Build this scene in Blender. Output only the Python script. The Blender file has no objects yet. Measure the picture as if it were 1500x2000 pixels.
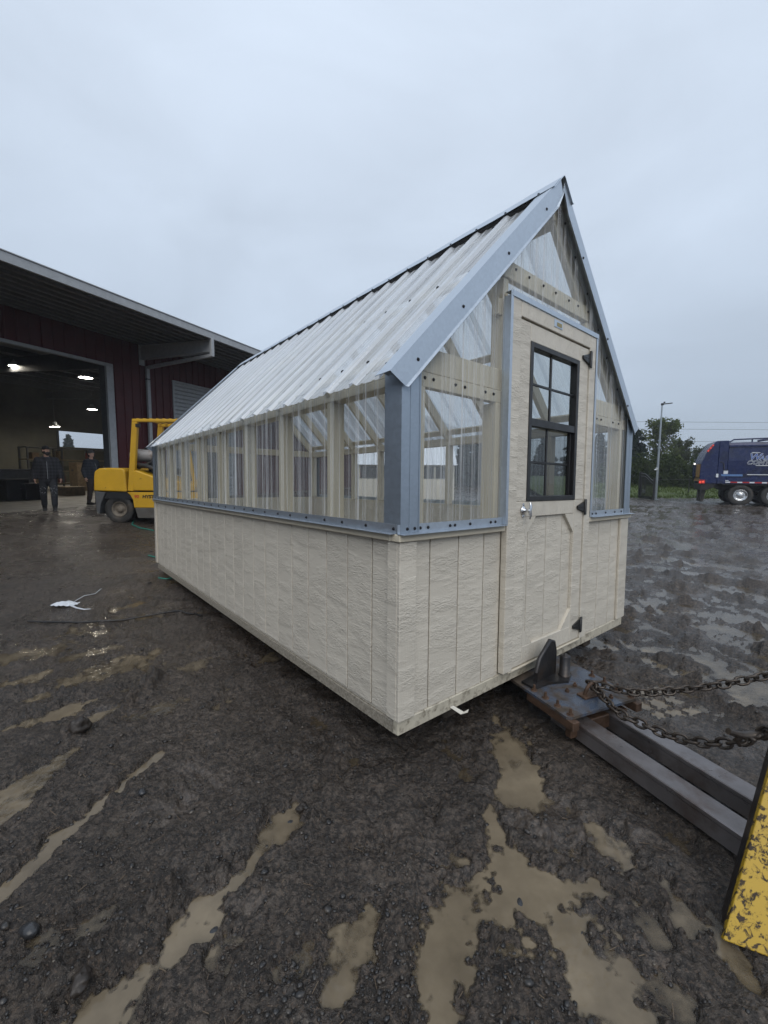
import bpy, bmesh, math, random
import numpy as np
from mathutils import Matrix, Vector
random.seed(7); rng = np.random.default_rng(7)
SC = bpy.context.scene
COL = SC.collection
# ------------------------------------------------------------------ camera
H = 1.42                      # eye height
FPX = 818.33                  # focal length in photo pixels (photo 1500 wide)
PITCH, ROLL = -0.098, 0.0075
cf = Vector((0, math.cos(PITCH), math.sin(PITCH)))
r0 = Vector((1, 0, 0)); u0 = r0.cross(cf)
cr = r0*math.cos(ROLL) + u0*math.sin(ROLL)
cu = -r0*math.sin(ROLL) + u0*math.cos(ROLL)
cam_d = bpy.data.cameras.new('camera')
cam = bpy.data.objects.new('camera', cam_d); COL.objects.link(cam)
cam.matrix_world = Matrix(((cr.x, cu.x, -cf.x, 0), (cr.y, cu.y, -cf.y, 0), (cr.z, cu.z, -cf.z, H), (0, 0, 0, 1)))
cam_d.sensor_fit = 'HORIZONTAL'; cam_d.sensor_width = 36; cam_d.lens = FPX/1500*36
cam_d.clip_start = 0.02; cam_d.clip_end = 2000
SC.camera = cam
# ------------------------------------------------------------------ sky, sun, exposure
SUN_AZ, SUN_EL = math.radians(176), math.radians(44)     # bright part of the overcast, behind the camera
W = bpy.data.worlds.new('World'); SC.world = W; W.use_nodes = True
nt = W.node_tree; nt.nodes.clear()
def WN(t, **k):
    n = nt.nodes.new(t)
    for a, b in k.items(): setattr(n, a, b)
    return n
wo = WN('ShaderNodeOutputWorld'); mixs = WN('ShaderNodeMixShader'); mixs.inputs[0].default_value = 0.93
skyt = WN('ShaderNodeTexSky', sky_type='NISHITA', sun_disc=False, sun_elevation=SUN_EL, sun_rotation=SUN_AZ)
b1 = WN('ShaderNodeBackground'); b1.inputs[1].default_value = 0.06
b2 = WN('ShaderNodeBackground'); b2.inputs[1].default_value = 1.0
nt.links.new(skyt.outputs[0], b1.inputs[0])
tc = WN('ShaderNodeTexCoord'); sep = WN('ShaderNodeSeparateXYZ'); nt.links.new(tc.outputs['Generated'], sep.inputs[0])
rmp = WN('ShaderNodeValToRGB'); cr_ = rmp.color_ramp            # overcast: paler overhead, greyer at the horizon
cr_.elements[0].position = 0.0; cr_.elements[0].color = (.40, .475, .575, 1)
cr_.elements[1].position = 1.0; cr_.elements[1].color = (.76, .86, 1.0, 1)
e = cr_.elements.new(.10); e.color = (.46, .545, .66, 1)
e = cr_.elements.new(.33); e.color = (.575, .67, .80, 1)
e = cr_.elements.new(.62); e.color = (.685, .785, .925, 1)
nt.links.new(sep.outputs[2], rmp.inputs[0])
mp = WN('ShaderNodeMapping'); mp.inputs['Scale'].default_value = (1, 1, 2.2); nt.links.new(tc.outputs['Generated'], mp.inputs[0])
nz = WN('ShaderNodeTexNoise'); nz.inputs['Scale'].default_value = 1.9; nz.inputs['Detail'].default_value = 5; nz.inputs['Roughness'].default_value = .5
nz.inputs['Distortion'].default_value = .6
nt.links.new(mp.outputs[0], nz.inputs['Vector'])
mr = WN('ShaderNodeMapRange'); mr.inputs[1].default_value = .3; mr.inputs[2].default_value = .7; mr.inputs[3].default_value = .91; mr.inputs[4].default_value = 1.09
nt.links.new(nz.outputs[0], mr.inputs[0])
vm = WN('ShaderNodeVectorMath', operation='SCALE'); nt.links.new(rmp.outputs[0], vm.inputs[0]); nt.links.new(mr.outputs[0], vm.inputs['Scale'])
nt.links.new(vm.outputs[0], b2.inputs[0])
nt.links.new(b1.outputs[0], mixs.inputs[1]); nt.links.new(b2.outputs[0], mixs.inputs[2]); nt.links.new(mixs.outputs[0], wo.inputs[0])
sd = bpy.data.lights.new('sun', 'SUN'); sd.energy = 1.4; sd.angle = math.radians(50); sd.color = (1, .95, .88)
sun = bpy.data.objects.new('sun', sd); COL.objects.link(sun)
sdir = Vector((math.sin(SUN_AZ)*math.cos(SUN_EL), math.cos(SUN_AZ)*math.cos(SUN_EL), math.sin(SUN_EL)))
sun.rotation_euler = sdir.to_track_quat('Z', 'Y').to_euler(); sun.location = (-2, -9, 8)
vs = SC.view_settings; vs.view_transform = 'Standard'; vs.look = 'None'; vs.gamma = 1; vs.exposure = 0.06
SC.render.engine = 'CYCLES'; SC.cycles.use_denoising = True
try: SC.cycles.denoiser = 'OPENIMAGEDENOISE'
except Exception: pass
SC.cycles.max_bounces = 8; SC.cycles.transparent_max_bounces = 24; SC.cycles.glossy_bounces = 3; SC.cycles.diffuse_bounces = 3
SC.cycles.transmission_bounces = 4; SC.cycles.caustics_reflective = False; SC.cycles.caustics_refractive = False
SC.cycles.sample_clamp_indirect = 4
# ------------------------------------------------------------------ helpers
def ray(px, py): return cr*((px-750)/FPX) - cu*((py-1000)/FPX) + cf
def gnd(px, py, z=0.0):
    d = ray(px, py); t = (z-H)/d.z; return Vector((d.x*t, d.y*t, z))
def atY(px, py, Y):
    d = ray(px, py)*(1/ray(px, py).y); return Vector((d.x*Y, Y, H+d.z*Y))
class MB:
    def __init__(s): s.v = []; s.f = []; s.sm = []; s.mi = []
    def add(s, vs, fs, sm=False, mi=0):
        o = len(s.v); s.v += [tuple(v) for v in vs]; s.f += [tuple(i+o for i in f) for f in fs]
        s.sm += [sm]*len(fs); s.mi += [mi]*len(fs); return s
    def box(s, lo, hi, bev=0.0, T=None, mi=0):
        lo = [min(a, b) for a, b in zip(lo, hi)]; hi_ = [max(a, b) for a, b in zip(lo, hi)]
        c = [(a+b)/2 for a, b in zip(lo, hi_)]; h = [(b-a)/2 for a, b in zip(lo, hi_)]
        b = min(bev, min(h)*.45)
        if b <= 0:
            vs = [(c[0]+i*h[0], c[1]+j*h[1], c[2]+k*h[2]) for i in (-1, 1) for j in (-1, 1) for k in (-1, 1)]
            fs = [(0, 1, 3, 2), (4, 6, 7, 5), (0, 4, 5, 1), (2, 3, 7, 6), (0, 2, 6, 4), (1, 5, 7, 3)]
        else:
            vs = []; ix = {}
            for i in (-1, 1):
                for j in (-1, 1):
                    for k in (-1, 1):
                        for a in range(3):
                            q = [h[0], h[1], h[2]]
                            for m in range(3):
                                if m != a: q[m] -= b
                            ix[i, j, k, a] = len(vs); vs.append((c[0]+i*q[0], c[1]+j*q[1], c[2]+k*q[2]))
            fs = []
            for a in range(3):
                for sg in (-1, 1):
                    b1_, b2_ = (a+1) % 3, (a+2) % 3
                    def key(p, q):
                        t = [0, 0, 0]; t[a] = sg; t[b1_] = p; t[b2_] = q; return ix[t[0], t[1], t[2], a]
                    f = [key(-1, -1), key(1, -1), key(1, 1), key(-1, 1)]
                    fs.append(tuple(f if sg > 0 else f[::-1]))
            for a in range(3):
                b1_, b2_ = (a+1) % 3, (a+2) % 3
                for p in (-1, 1):
                    for q in (-1, 1):
                        def key(e, ax):
                            t = [0, 0, 0]; t[a] = e; t[b1_] = p; t[b2_] = q; return ix[t[0], t[1], t[2], ax]
                        f = [key(-1, b1_), key(1, b1_), key(1, b2_), key(-1, b2_)]
                        fs.append(tuple(f if p*q < 0 else f[::-1]))
            for i in (-1, 1):
                for j in (-1, 1):
                    for k in (-1, 1):
                        f = (ix[i, j, k, 0], ix[i, j, k, 1], ix[i, j, k, 2])
                        fs.append(f if i*j*k > 0 else f[::-1])
        if T is not None: vs = [tuple(T @ Vector(v)) for v in vs]
        return s.add(vs, fs, False, mi)
    def beam(s, a, b, w, d, up=(0, 0, 1), bev=0.0, mi=0):
        """box of section w (sideways) x d (along up) running from a to b"""
        a = Vector(a); b = Vector(b); z = (b-a).normalized(); u = Vector(up)
        x = u.cross(z); x = x.normalized() if x.length > 1e-6 else Vector((1, 0, 0)); y = z.cross(x)
        T = Matrix(((x.x, y.x, z.x, a.x), (x.y, y.y, z.y, a.y), (x.z, y.z, z.z, a.z), (0, 0, 0, 1)))
        return s.box((-w/2, -d/2, 0), (w/2, d/2, (b-a).length), bev, T, mi)
    def prism(s, poly, axis, lo, hi, T=None, mi=0):
        """poly 2D (in the other two axes, cyclic order) extruded along axis"""
        n = len(poly); a1, a2 = [(1, 2), (0, 2), (0, 1)][axis]; vs = []
        for w in (lo, hi):
            for p in poly:
                q = [0, 0, 0]; q[axis] = w; q[a1] = p[0]; q[a2] = p[1]; vs.append(tuple(q))
        if T is not None: vs = [tuple(T @ Vector(v)) for v in vs]
        fs = [tuple(range(n))[::-1], tuple(range(n, 2*n))] + [(i, (i+1) % n, n+(i+1) % n, n+i) for i in range(n)]
        return s.add(vs, fs, False, mi)
    def tube(s, pts, rad, n=10, cap=True, sm=True, mi=0, closed=False):
        pts = [Vector(p) for p in pts]; m = len(pts)
        rads = rad if isinstance(rad, (list, tuple)) else [rad]*m
        vs = []; prev = None
        for i, p in enumerate(pts):
            t = (pts[(i+1) % m]-pts[i-1]) if closed else (pts[min(i+1, m-1)]-pts[max(i-1, 0)])
            t.normalize()
            if prev is None:
                x = t.orthogonal().normalized()
            else:
                x = prev - t*prev.dot(t); x = x.normalized() if x.length > 1e-6 else t.orthogonal().normalized()
            prev = x; y = t.cross(x)
            for k in range(n):
                a = 2*math.pi*k/n; vs.append(p + (x*math.cos(a)+y*math.sin(a))*rads[i])
        fs = []
        for i in range(m if closed else m-1):
            j = (i+1) % m
            for k in range(n):
                l = (k+1) % n; fs.append((i*n+k, i*n+l, j*n+l, j*n+k))
        o = len(fs)
        s.add(vs, fs, sm, mi)
        if cap and not closed:
            s.add(vs[:n], [tuple(range(n))[::-1]], False, mi); s.add(vs[-n:], [tuple(range(n))], False, mi)
        return s
    def lathe(s, prof, n=24, T=None, sm=True, mi=0):
        """prof: (radius, height) rows; axis +Z before T"""
        vs = []; fs = []
        for r, z in prof:
            for k in range(n):
                a = 2*math.pi*k/n; vs.append((r*math.cos(a), r*math.sin(a), z))
        for i in range(len(prof)-1):
            for k in range(n):
                l = (k+1) % n; fs.append((i*n+k, i*n+l, (i+1)*n+l, (i+1)*n+k))
        if T is not None: vs = [tuple(T @ Vector(v)) for v in vs]
        return s.add(vs, fs, sm, mi)
    def ball(s, c, r, n=10, m=8, T=None, mi=0):
        r = r if isinstance(r, (tuple, list)) else (r, r, r)
        vs = []; fs = []
        for i in range(m+1):
            th = math.pi*i/m
            for k in range(n):
                a = 2*math.pi*k/n
                vs.append((c[0]+r[0]*math.sin(th)*math.cos(a), c[1]+r[1]*math.sin(th)*math.sin(a), c[2]-r[2]*math.cos(th)))
        for i in range(m):
            for k in range(n):
                l = (k+1) % n; fs.append((i*n+k, i*n+l, (i+1)*n+l, (i+1)*n+k))
        if T is not None: vs = [tuple(T @ Vector(v)) for v in vs]
        return s.add(vs, fs, True, mi)
    def mesh(s, name, mats):
        me = bpy.data.meshes.new(name); me.from_pydata(s.v, [], s.f); 
        for m in (mats if isinstance(mats, (list, tuple)) else [mats]): me.materials.append(m)
        me.polygons.foreach_set('use_smooth', s.sm)
        if any(s.mi): me.polygons.foreach_set('material_index', s.mi)
        me.update(); return me
    def build(s, name, mats, parent=None, loc=None, kind=None):
        o = bpy.data.objects.new(name, s.mesh(name, mats)); COL.objects.link(o)
        if parent is not None: o.parent = parent
        if loc is not None: o.location = loc
        if kind: o['kind'] = kind
        return o
def put(name, me, parent=None, loc=(0, 0, 0), rot=None, scale=None):
    o = bpy.data.objects.new(name, me); COL.objects.link(o); o.parent = parent; o.location = loc
    if rot is not None: o.rotation_euler = rot
    if scale is not None: o.scale = scale
    return o
def thing(name, label, cat, loc=(0, 0, 0), rz=0, group=None):
    o = bpy.data.objects.new(name, None); COL.objects.link(o); o.location = loc; o.rotation_euler = (0, 0, rz)
    o.empty_display_size = .2
    return tag(o, label, cat, group)
def tag(o, label, cat, group=None):
    o['label'] = label; o['category'] = cat
    if group: o['group'] = group
    return o
def struct(o): o['kind'] = 'structure'; return o
def fuse(mb, name, mats, parent, voxel=.012, smooth=4, sm=True):
    """many overlapping closed lumps -> one continuous surface"""
    me = mb.mesh(name+'_raw', mats); t = bpy.data.objects.new('tmp', me); COL.objects.link(t)
    m = t.modifiers.new('r', 'REMESH'); m.mode = 'VOXEL'; m.voxel_size = voxel; m.use_smooth_shade = True
    if smooth:
        m2 = t.modifiers.new('s', 'SMOOTH'); m2.iterations = smooth; m2.factor = .5
    dg = bpy.context.evaluated_depsgraph_get(); ev = t.evaluated_get(dg)
    out = bpy.data.meshes.new_from_object(ev, depsgraph=dg); out.name = name
    bpy.data.objects.remove(t); bpy.data.meshes.remove(me)
    return put(name, out, parent)
# ------------------------------------------------------------------ numpy noise
def vnoise(x, y, seed=0):
    xi = np.floor(x).astype(np.int64); yi = np.floor(y).astype(np.int64); xf = x-xi; yf = y-yi
    u = xf*xf*xf*(xf*(xf*6-15)+10); v = yf*yf*yf*(yf*(yf*6-15)+10)
    def h(a, b):
        n = (a*374761393 + b*668265263 + seed*974634777) & 0xffffffff
        n = ((n ^ (n >> 13))*1274126177) & 0xffffffff
        n = n ^ (n >> 16)
        return (n & 0xffff)/32767.5 - 1
    a, b, c, d = h(xi, yi), h(xi+1, yi), h(xi, yi+1), h(xi+1, yi+1)
    return (a*(1-u)+b*u)*(1-v) + (c*(1-u)+d*u)*v
def fbm(x, y, scale, octv=3, seed=0, gain=.5):
    s = np.zeros_like(x); amp = 1.0; f = 1/scale
    for i in range(octv):
        s += amp*vnoise(x*f+i*17.3, y*f-i*9.1, seed+i); amp *= gain; f *= 2.03
    return s
def sst(a, b, x):
    t = np.clip((x-a)/(b-a), 0, 1); return t*t*(3-2*t)
# ------------------------------------------------------------------ materials
class NT:
    def __init__(s, name):
        s.m = bpy.data.materials.new(name); s.m.use_nodes = True; s.t = s.m.node_tree; s.t.nodes.clear()
        s.out = s.n('ShaderNodeOutputMaterial')
    def n(s, t, inp=None, **k):
        n = s.t.nodes.new(t)
        for a, b in k.items(): setattr(n, a, b)
        for a, b in (inp or {}).items(): s.set(n, a, b)
        return n
    def set(s, n, key, v):
        i = n.inputs[key]
        if isinstance(v, bpy.types.NodeSocket): s.t.links.new(v, i)
        elif isinstance(v, bpy.types.Node): s.t.links.new(v.outputs[0], i)
        else: i.default_value = v
    def coord(s, scale=(1, 1, 1), rand=True, world=False):
        tc = s.n('ShaderNodeTexCoord'); src = tc.outputs['Object']
        if world:
            g = s.n('ShaderNodeNewGeometry'); src = g.outputs['Position']
        if rand and not world:
            oi = s.n('ShaderNodeObjectInfo'); v = s.n('ShaderNodeVectorMath', {0: src}, operation='ADD')
            sc = s.n('ShaderNodeMath', {0: oi.outputs['Random'], 1: 37.0}, operation='MULTIPLY'); s.set(v, 1, sc); src = v.outputs[0]
        return s.n('ShaderNodeMapping', {'Vector': src, 'Scale': scale}).outputs[0]
    def noise(s, vec, scale, detail=4, rough=.55, dist=0):
        return s.n('ShaderNodeTexNoise', {'Vector': vec, 'Scale': scale, 'Detail': detail, 'Roughness': rough, 'Distortion': dist}).outputs[0]
    def rng(s, v, a, b, c, d, clamp=True):
        n = s.n('ShaderNodeMapRange', {0: v, 1: a, 2: b, 3: c, 4: d}); n.clamp = clamp; return n.outputs[0]
    def ramp(s, v, stops):
        n = s.n('ShaderNodeValToRGB', {0: v}); r = n.color_ramp
        while len(r.elements) < len(stops): r.elements.new(.5)
        for e, (p, c) in zip(r.elements, stops): e.position = p; e.color = (*c, 1)
        return n.outputs[0]
    def mixc(s, f, a, b, mode='MIX'):
        n = s.n('ShaderNodeMix', data_type='RGBA', blend_type=mode)
        def st(i, v):
            if isinstance(v, bpy.types.NodeSocket): s.t.links.new(v, n.inputs[i])
            else: n.inputs[i].default_value = v if i == 0 else (*v, 1)
        st(0, f); st(6, a); st(7, b); return n.outputs[2]
    def math(s, op, a, b=0.0):
        return s.n('ShaderNodeMath', {0: a, 1: b}, operation=op).outputs[0]
    def fresnel(s, ior, normal=None):
        '''reflectance of a thin sheet: the same from both sides'''
        g = s.n('ShaderNodeNewGeometry'); i = s.rng(g.outputs['Backfacing'], 0, 1, ior, 1/ior); k = {'IOR': i}
        if normal is not None: k['Normal'] = normal
        return s.n('ShaderNodeFresnel', k).outputs[0]
    def bump(s, h, strength=.5, dist=.01, normal=None):
        i = {'Height': h, 'Strength': strength, 'Distance': dist}
        if normal is not None: i['Normal'] = normal
        return s.n('ShaderNodeBump', i).outputs[0]
    def pr(s, color, rough=.5, metal=0.0, normal=None, spec=.5, **kw):
        n = s.n('ShaderNodeBsdfPrincipled')
        for k, v in (('Base Color', color), ('Roughness', rough), ('Metallic', metal), ('Specular IOR Level', spec)):
            if k == 'Base Color' and isinstance(v, tuple): v = (*v[:3], 1)
            s.set(n, k, v)
        if normal is not None: s.set(n, 'Normal', normal)
        for k, v in kw.items(): s.set(n, k, v)
        return n
    def done(s, sh, disp=None):
        s.t.links.new(sh.outputs[0] if isinstance(sh, bpy.types.Node) else sh, s.out.inputs[0]); return s.m
def simple(name, c, rough=.5, metal=0.0, var=.15, scale=8, bump=0.0, bscale=60, dirt=None, dscale=5, spec=.5):
    """one-colour surface with gentle tone variation, optional grain relief and patchy dirt"""
    t = NT(name); v = t.coord()
    n = t.noise(v, scale, 5)
    col = t.mixc(t.rng(n, .3, .7, 0, 1), tuple(x*(1-var) for x in c), tuple(min(1, x*(1+var)) for x in c))
    if dirt is not None:
        dn = t.noise(v, dscale, 6, .65); col = t.mixc(t.rng(dn, .5, .68, 0, .85), col, dirt)
    rr = t.rng(t.noise(v, scale*2.3, 3), .3, .7, max(.02, rough-.08), min(1, rough+.1))
    nm = t.bump(t.noise(v, bscale, 4), bump, .004) if bump else None
    return t.done(t.pr(col, rr, metal, nm, spec))
# ================================================================== surface materials
def mud_material():
    t = NT('wet_mud'); v = t.coord((1, 1, 1), world=True)
    a = t.noise(v, 1.1, 6, .6); b = t.noise(v, 9, 6, .65); c = t.noise(v, 55, 4, .6)
    col = t.ramp(t.math('ADD', t.math('MULTIPLY', a, .55), t.math('MULTIPLY', b, .45)),
                 [(.30, (.024, .019, .016)), (.45, (.058, .046, .037)), (.56, (.092, .072, .057)), (.72, (.140, .111, .087))])
    col = t.mixc(t.rng(c, .40, .56, .0, .85), col, (.012, .010, .009)); c2 = t.noise(v, 24, 4, .7); col = t.mixc(t.rng(c2, .55, .66, .0, .5), col, (.135, .11, .088))
    sp = t.noise(v, 160, 2, .5); col = t.mixc(t.rng(sp, .64, .70, 0, .7), col, (.17, .145, .115)); sp2 = t.noise(v, 90, 3, .7); col = t.mixc(t.rng(sp2, .58, .64, 0, .65), col, (.125, .088, .062))
    ro = t.rng(t.math('ADD', t.math('MULTIPLY', t.noise(v, 2.3, 4), .6), t.math('MULTIPLY', b, .4)), .36, .64, .24, .62)
    wet = t.n('ShaderNodeAttribute', attribute_name='wet').outputs['Fac']
    ro = t.math('MULTIPLY', ro, t.rng(wet, 0, 1, 1.0, .52))
    h = t.math('ADD', t.math('MULTIPLY', t.noise(v, 34, 5, .6), 1.0), t.math('MULTIPLY', t.noise(v, 95, 4, .7), .70))
    smooth = t.rng(t.noise(v, 2.0, 5, .62, .5), .50, .66, 1.0, .25)
    nm = t.bump(t.math('MULTIPLY', h, smooth), 1.0, .019)
    ro = t.math('MULTIPLY', ro, t.rng(smooth, .22, 1, .62, 1.0)); col = t.mixc(t.rng(smooth, .22, .6, .35, 0), col, (.085, .068, .056))
    return t.done(t.pr(col, ro, 0, nm, .55))
def water_material():
    """silty rain water: clear skin over cloudy tan water that hides the mud as it gets deeper"""
    t = NT('silty_water'); v = t.coord(world=True)
    at = t.n('ShaderNodeAttribute', attribute_name='depth'); dep = at.outputs['Fac']
    cl = t.noise(v, 3.0, 4, .6)
    col = t.mixc(t.rng(cl, .3, .7, 0, 1), (.135, .108, .074), (.235, .190, .130))
    rip = t.bump(t.noise(v, 22, 3, .5), .18, .02)
    murk = t.n('ShaderNodeBsdfDiffuse', {'Color': col})
    clear = t.n('ShaderNodeBsdfTransparent', {'Color': (.80, .74, .64, 1)})
    body = t.n('ShaderNodeMixShader', {0: t.math('MULTIPLY', t.rng(dep, .0, .010, .12, 1.0), t.rng(t.noise(v, 7, 5, .65), .3, .62, .72, 1.0)), 1: clear, 2: murk})
    gl = t.n('ShaderNodeBsdfGlossy', {'Color': (1, 1, 1, 1), 'Roughness': .13, 'Normal': rip})
    fr = t.fresnel(1.33, rip)
    sh = t.n('ShaderNodeMixShader', {0: fr, 1: body, 2: gl})
    return t.done(sh)
def siding_material(name, axis='z', base=(.60, .555, .475)):
    """painted engineered-wood siding with pressed cedar ripple and rain beads"""
    t = NT(name)
    sc = (26, 26, 74) if axis == 'z' else (74, 26, 26)
    v = t.coord(sc); v1 = t.coord((1, 1, 1))
    warp = t.noise(t.coord((3, 3, 9) if axis == 'z' else (9, 3, 3)), 1.5, 3, .5)
    rip = t.noise(v, 1.0, 5, .55, 1.6)
    kn = t.rng(warp, .4, .62, .15, 1)
    gr = t.noise(t.coord((160, 160, 10) if axis == 'z' else (10, 160, 160)), 1.0, 3, .5)
    h = t.math('ADD', t.math('MULTIPLY', t.math('MULTIPLY', rip, kn), 1.5), t.math('MULTIPLY', gr, .12))
    nm = t.bump(h, .62, .008)
    n2 = t.noise(v1, 1.7, 4, .6)
    col = t.mixc(t.rng(n2, .35, .65, 0, 1), tuple(x*.93 for x in base), tuple(x*1.04 for x in base))
    col = t.mixc(t.rng(rip, .62, .8, 0, .35), col, tuple(x*.72 for x in base))
    # mud splashed up from below fades out by hand height
    g = t.n('ShaderNodeNewGeometry'); sz = t.n('ShaderNodeSeparateXYZ', {0: g.outputs['Position']})
    sp = t.noise(v1, 60, 4, .7); lim = t.rng(sz.outputs[2], .20, .55, .40, .05)
    col = t.mixc(t.math('MULTIPLY', t.rng(sp, .60, .68, 0, 1), lim), col, (.14, .115, .085))
    dr = t.n('ShaderNodeTexVoronoi', {'Vector': v1, 'Scale': 95}); bead = t.rng(dr.outputs['Distance'], .0, .26, 1, 0)
    msk = t.rng(t.noise(v1, 26, 2), .55, .7, 0, 1); bead = t.math('MULTIPLY', bead, msk)
    nm = t.bump(bead, .55, .003, nm)
    ro = t.rng(bead, 0, .6, .46, .08)
    return t.done(t.pr(col, ro, 0, nm, .5))
def lumber_material(name, base=(.57, .505, .385)):
    t = NT(name); v = t.coord((30, 30, 2.2)); n = t.noise(v, 1.2, 5, .6, .4); n2 = t.noise(t.coord(), 2, 3)
    col = t.mixc(t.rng(n, .3, .7, 0, 1), tuple(x*.86 for x in base), tuple(x*1.06 for x in base))
    col = t.mixc(t.rng(n2, .55, .72, 0, .3), col, tuple(x*.7 for x in base))
    return t.done(t.pr(col, .6, 0, t.bump(n, .2, .002)))
def galv_material(name='galvanised_steel', tint=(.50, .56, .63), ro=.36):
    t = NT(name); v = t.coord()
    vo = t.n('ShaderNodeTexVoronoi', {'Vector': v, 'Scale': 70}); n = t.noise(v, 3, 4)
    cell = t.n('ShaderNodeSeparateColor', {0: vo.outputs['Color']}).outputs[0]
    col = t.mixc(t.rng(cell, 0, 1, 0, 1), tuple(x*.95 for x in tint), tuple(x*1.04 for x in tint))
    col = t.mixc(t.rng(n, .4, .7, 0, .13), col, tuple(x*.75 for x in tint))
    sp = t.noise(v, 210, 2); nm = t.bump(t.rng(sp, .6, .75, 0, 1), .35, .002)
    return t.done(t.pr(col, t.rng(cell, 0, 1, ro-.03, ro+.05), .75, nm))
def clear_sheet_material(name, film_lo, film_hi, axis, tint=(.93, .95, .95), bead=.5):
    """thin clear polycarbonate, wet: see-through, mirror-like at a slant, streaked and beaded with rain"""
    t = NT(name); v = t.coord((1, 1, 1))
    st = t.noise(t.coord({'z': (38, 38, 1.1), 'slope': (1.6, 42, 1.6)}[axis]), 1.0, 4, .6)
    dr = t.n('ShaderNodeTexVoronoi', {'Vector': v, 'Scale': 130 if axis == 'z' else 85}); bd = t.rng(dr.outputs['Distance'], 0, .3, 1, 0)
    msk = t.rng(t.noise(v, 11, 3, .6), .46, .66, 0, 1); bd = t.math('MULTIPLY', bd, msk)
    st2 = t.noise(t.coord({'z': (95, 95, .55), 'slope': (.8, 60, .8)}[axis]), 1.0, 2, .5)
    film = t.math('ADD', t.math('ADD', t.rng(st, .42, .72, film_lo, film_hi), t.rng(st2, .60, .70, 0, (film_hi-film_lo)*1.3)), t.math('MULTIPLY', bd, bead))
    nm = t.bump(t.math('ADD', t.math('MULTIPLY', st, .6), bd), .35, .004)
    tr = t.n('ShaderNodeBsdfTransparent', {'Color': (*tint, 1)})
    di = t.n('ShaderNodeBsdfDiffuse', {'Color': (.90, .92, .95, 1) if axis == 'z' else (.88, .93, 1.0, 1)}); tl = t.n('ShaderNodeBsdfTranslucent', {'Color': (.90, .93, .97, 1) if axis == 'z' else (.88, .93, 1.0, 1)})
    sc = t.n('ShaderNodeMixShader', {0: .5, 1: di, 2: tl})
    body = t.n('ShaderNodeMixShader', {0: film, 1: tr, 2: sc})
    gl = t.n('ShaderNodeBsdfGlossy', {'Color': (1, 1, 1, 1), 'Roughness': .09 if axis == 'z' else .16, 'Normal': nm})
    fr = t.fresnel(1.5)
    return t.done(t.n('ShaderNodeMixShader', {0: t.math('MAXIMUM', t.math('MULTIPLY', fr, .9), .0 if axis == 'z' else .14), 1: body, 2: gl}))
def glass_material(name='window_glass', drops=True, dark=1.0):
    t = NT(name); v = t.coord()
    dr = t.n('ShaderNodeTexVoronoi', {'Vector': v, 'Scale': 120}); bd = t.math('MULTIPLY', t.rng(dr.outputs['Distance'], 0, .25, 1, 0), t.rng(t.noise(v, 30, 2), .5, .62, 0, 1))
    nm = t.bump(bd, .4, .003)
    tr = t.n('ShaderNodeBsdfTransparent', {'Color': t.mixc(bd, (.86*dark, .9*dark, .89*dark), (.5*dark, .52*dark, .54*dark))})
    gl = t.n('ShaderNodeBsdfGlossy', {'Roughness': .02, 'Normal': nm}); fr = t.fresnel(1.6)
    return t.done(t.n('ShaderNodeMixShader', {0: fr, 1: tr, 2: gl}))
def worn_paint(name, paint, under, scale=7, lo=.52, hi=.56, rough=.45, metal_under=0.0, dist=.8, stretch=(1, 1, 1), bump=.4):
    t = NT(name); v = t.coord(stretch); n = t.noise(v, scale, 7, .68, dist); w = t.rng(n, lo, hi, 0, 1)
    n2 = t.noise(v, 2.5, 4)
    col = t.mixc(t.rng(n2, .3, .7, 0, 1), tuple(x*.82 for x in paint), paint)
    u = t.mixc(t.rng(t.noise(v, 30, 4), .35, .65, 0, 1), tuple(x*.5 for x in under), under)
    col = t.mixc(w, col, u)
    return t.done(t.pr(col, t.rng(w, 0, 1, rough, .75), 0, t.bump(w, -bump, .004)))
def emis(name, c, s):
    t = NT(name); return t.done(t.n('ShaderNodeEmission', {'Color': (*c, 1), 'Strength': s}))
M_MUD = mud_material(); M_WATER = water_material()
M_SID = siding_material('painted_siding'); M_SIDH = siding_material('painted_siding_crosswise', 'x')
M_TRIM = simple('painted_trim', (.60, .545, .435), .42, var=.06, bump=.25, bscale=90)
M_RIMS = simple('mud_caked_skirt', (.30, .27, .22), .6, var=.35, scale=60, bump=.9, bscale=90, dirt=(.10, .082, .06), dscale=75)
M_RIM = simple('mud_splashed_skirt', (.50, .46, .37), .5, var=.15, bump=.5, bscale=70, dirt=(.13, .105, .075), dscale=30)
M_LUM = lumber_material('painted_framing'); M_FLOOR = lumber_material('floor_decking', (.68, .60, .46))
M_SKID = simple('muddy_timber', (.05, .038, .028), .75, var=.4, bump=.6, bscale=40)
M_RIB = clear_sheet_material('lightened_clear_rib', .16, .50, 'z', bead=.3); M_ROOFRIB = clear_sheet_material('lightened_roof_rib', .75, .95, 'slope', bead=.10)  # whiter film paints the bright highlight lines onto the rib faces
M_GALV = galv_material(); M_GALVD = galv_material('galvanised_steel_dull', (.36, .42, .49), .42)
M_CLEAR = clear_sheet_material('clear_wall_sheet', .02, .22, 'z', bead=.32)
M_ROOF = clear_sheet_material('clear_roof_sheet', .46, .68, 'slope', bead=.30)
M_GLASS = glass_material(); M_GLASSD = glass_material('screened_glass', dark=.52)
M_BLACK = simple('black_frame', (.012, .012, .013), .38, var=.2)
M_SCREW = simple('dark_screw', (.03, .03, .034), .35, .6)
M_CHROME = simple('chrome', (.7, .71, .73), .12, 1.0, var=.05)
M_STEEL = worn_paint('scraped_blue_steel', (.075, .10, .145), (.085, .064, .047), 4.2, .40, .54, .22)
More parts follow.
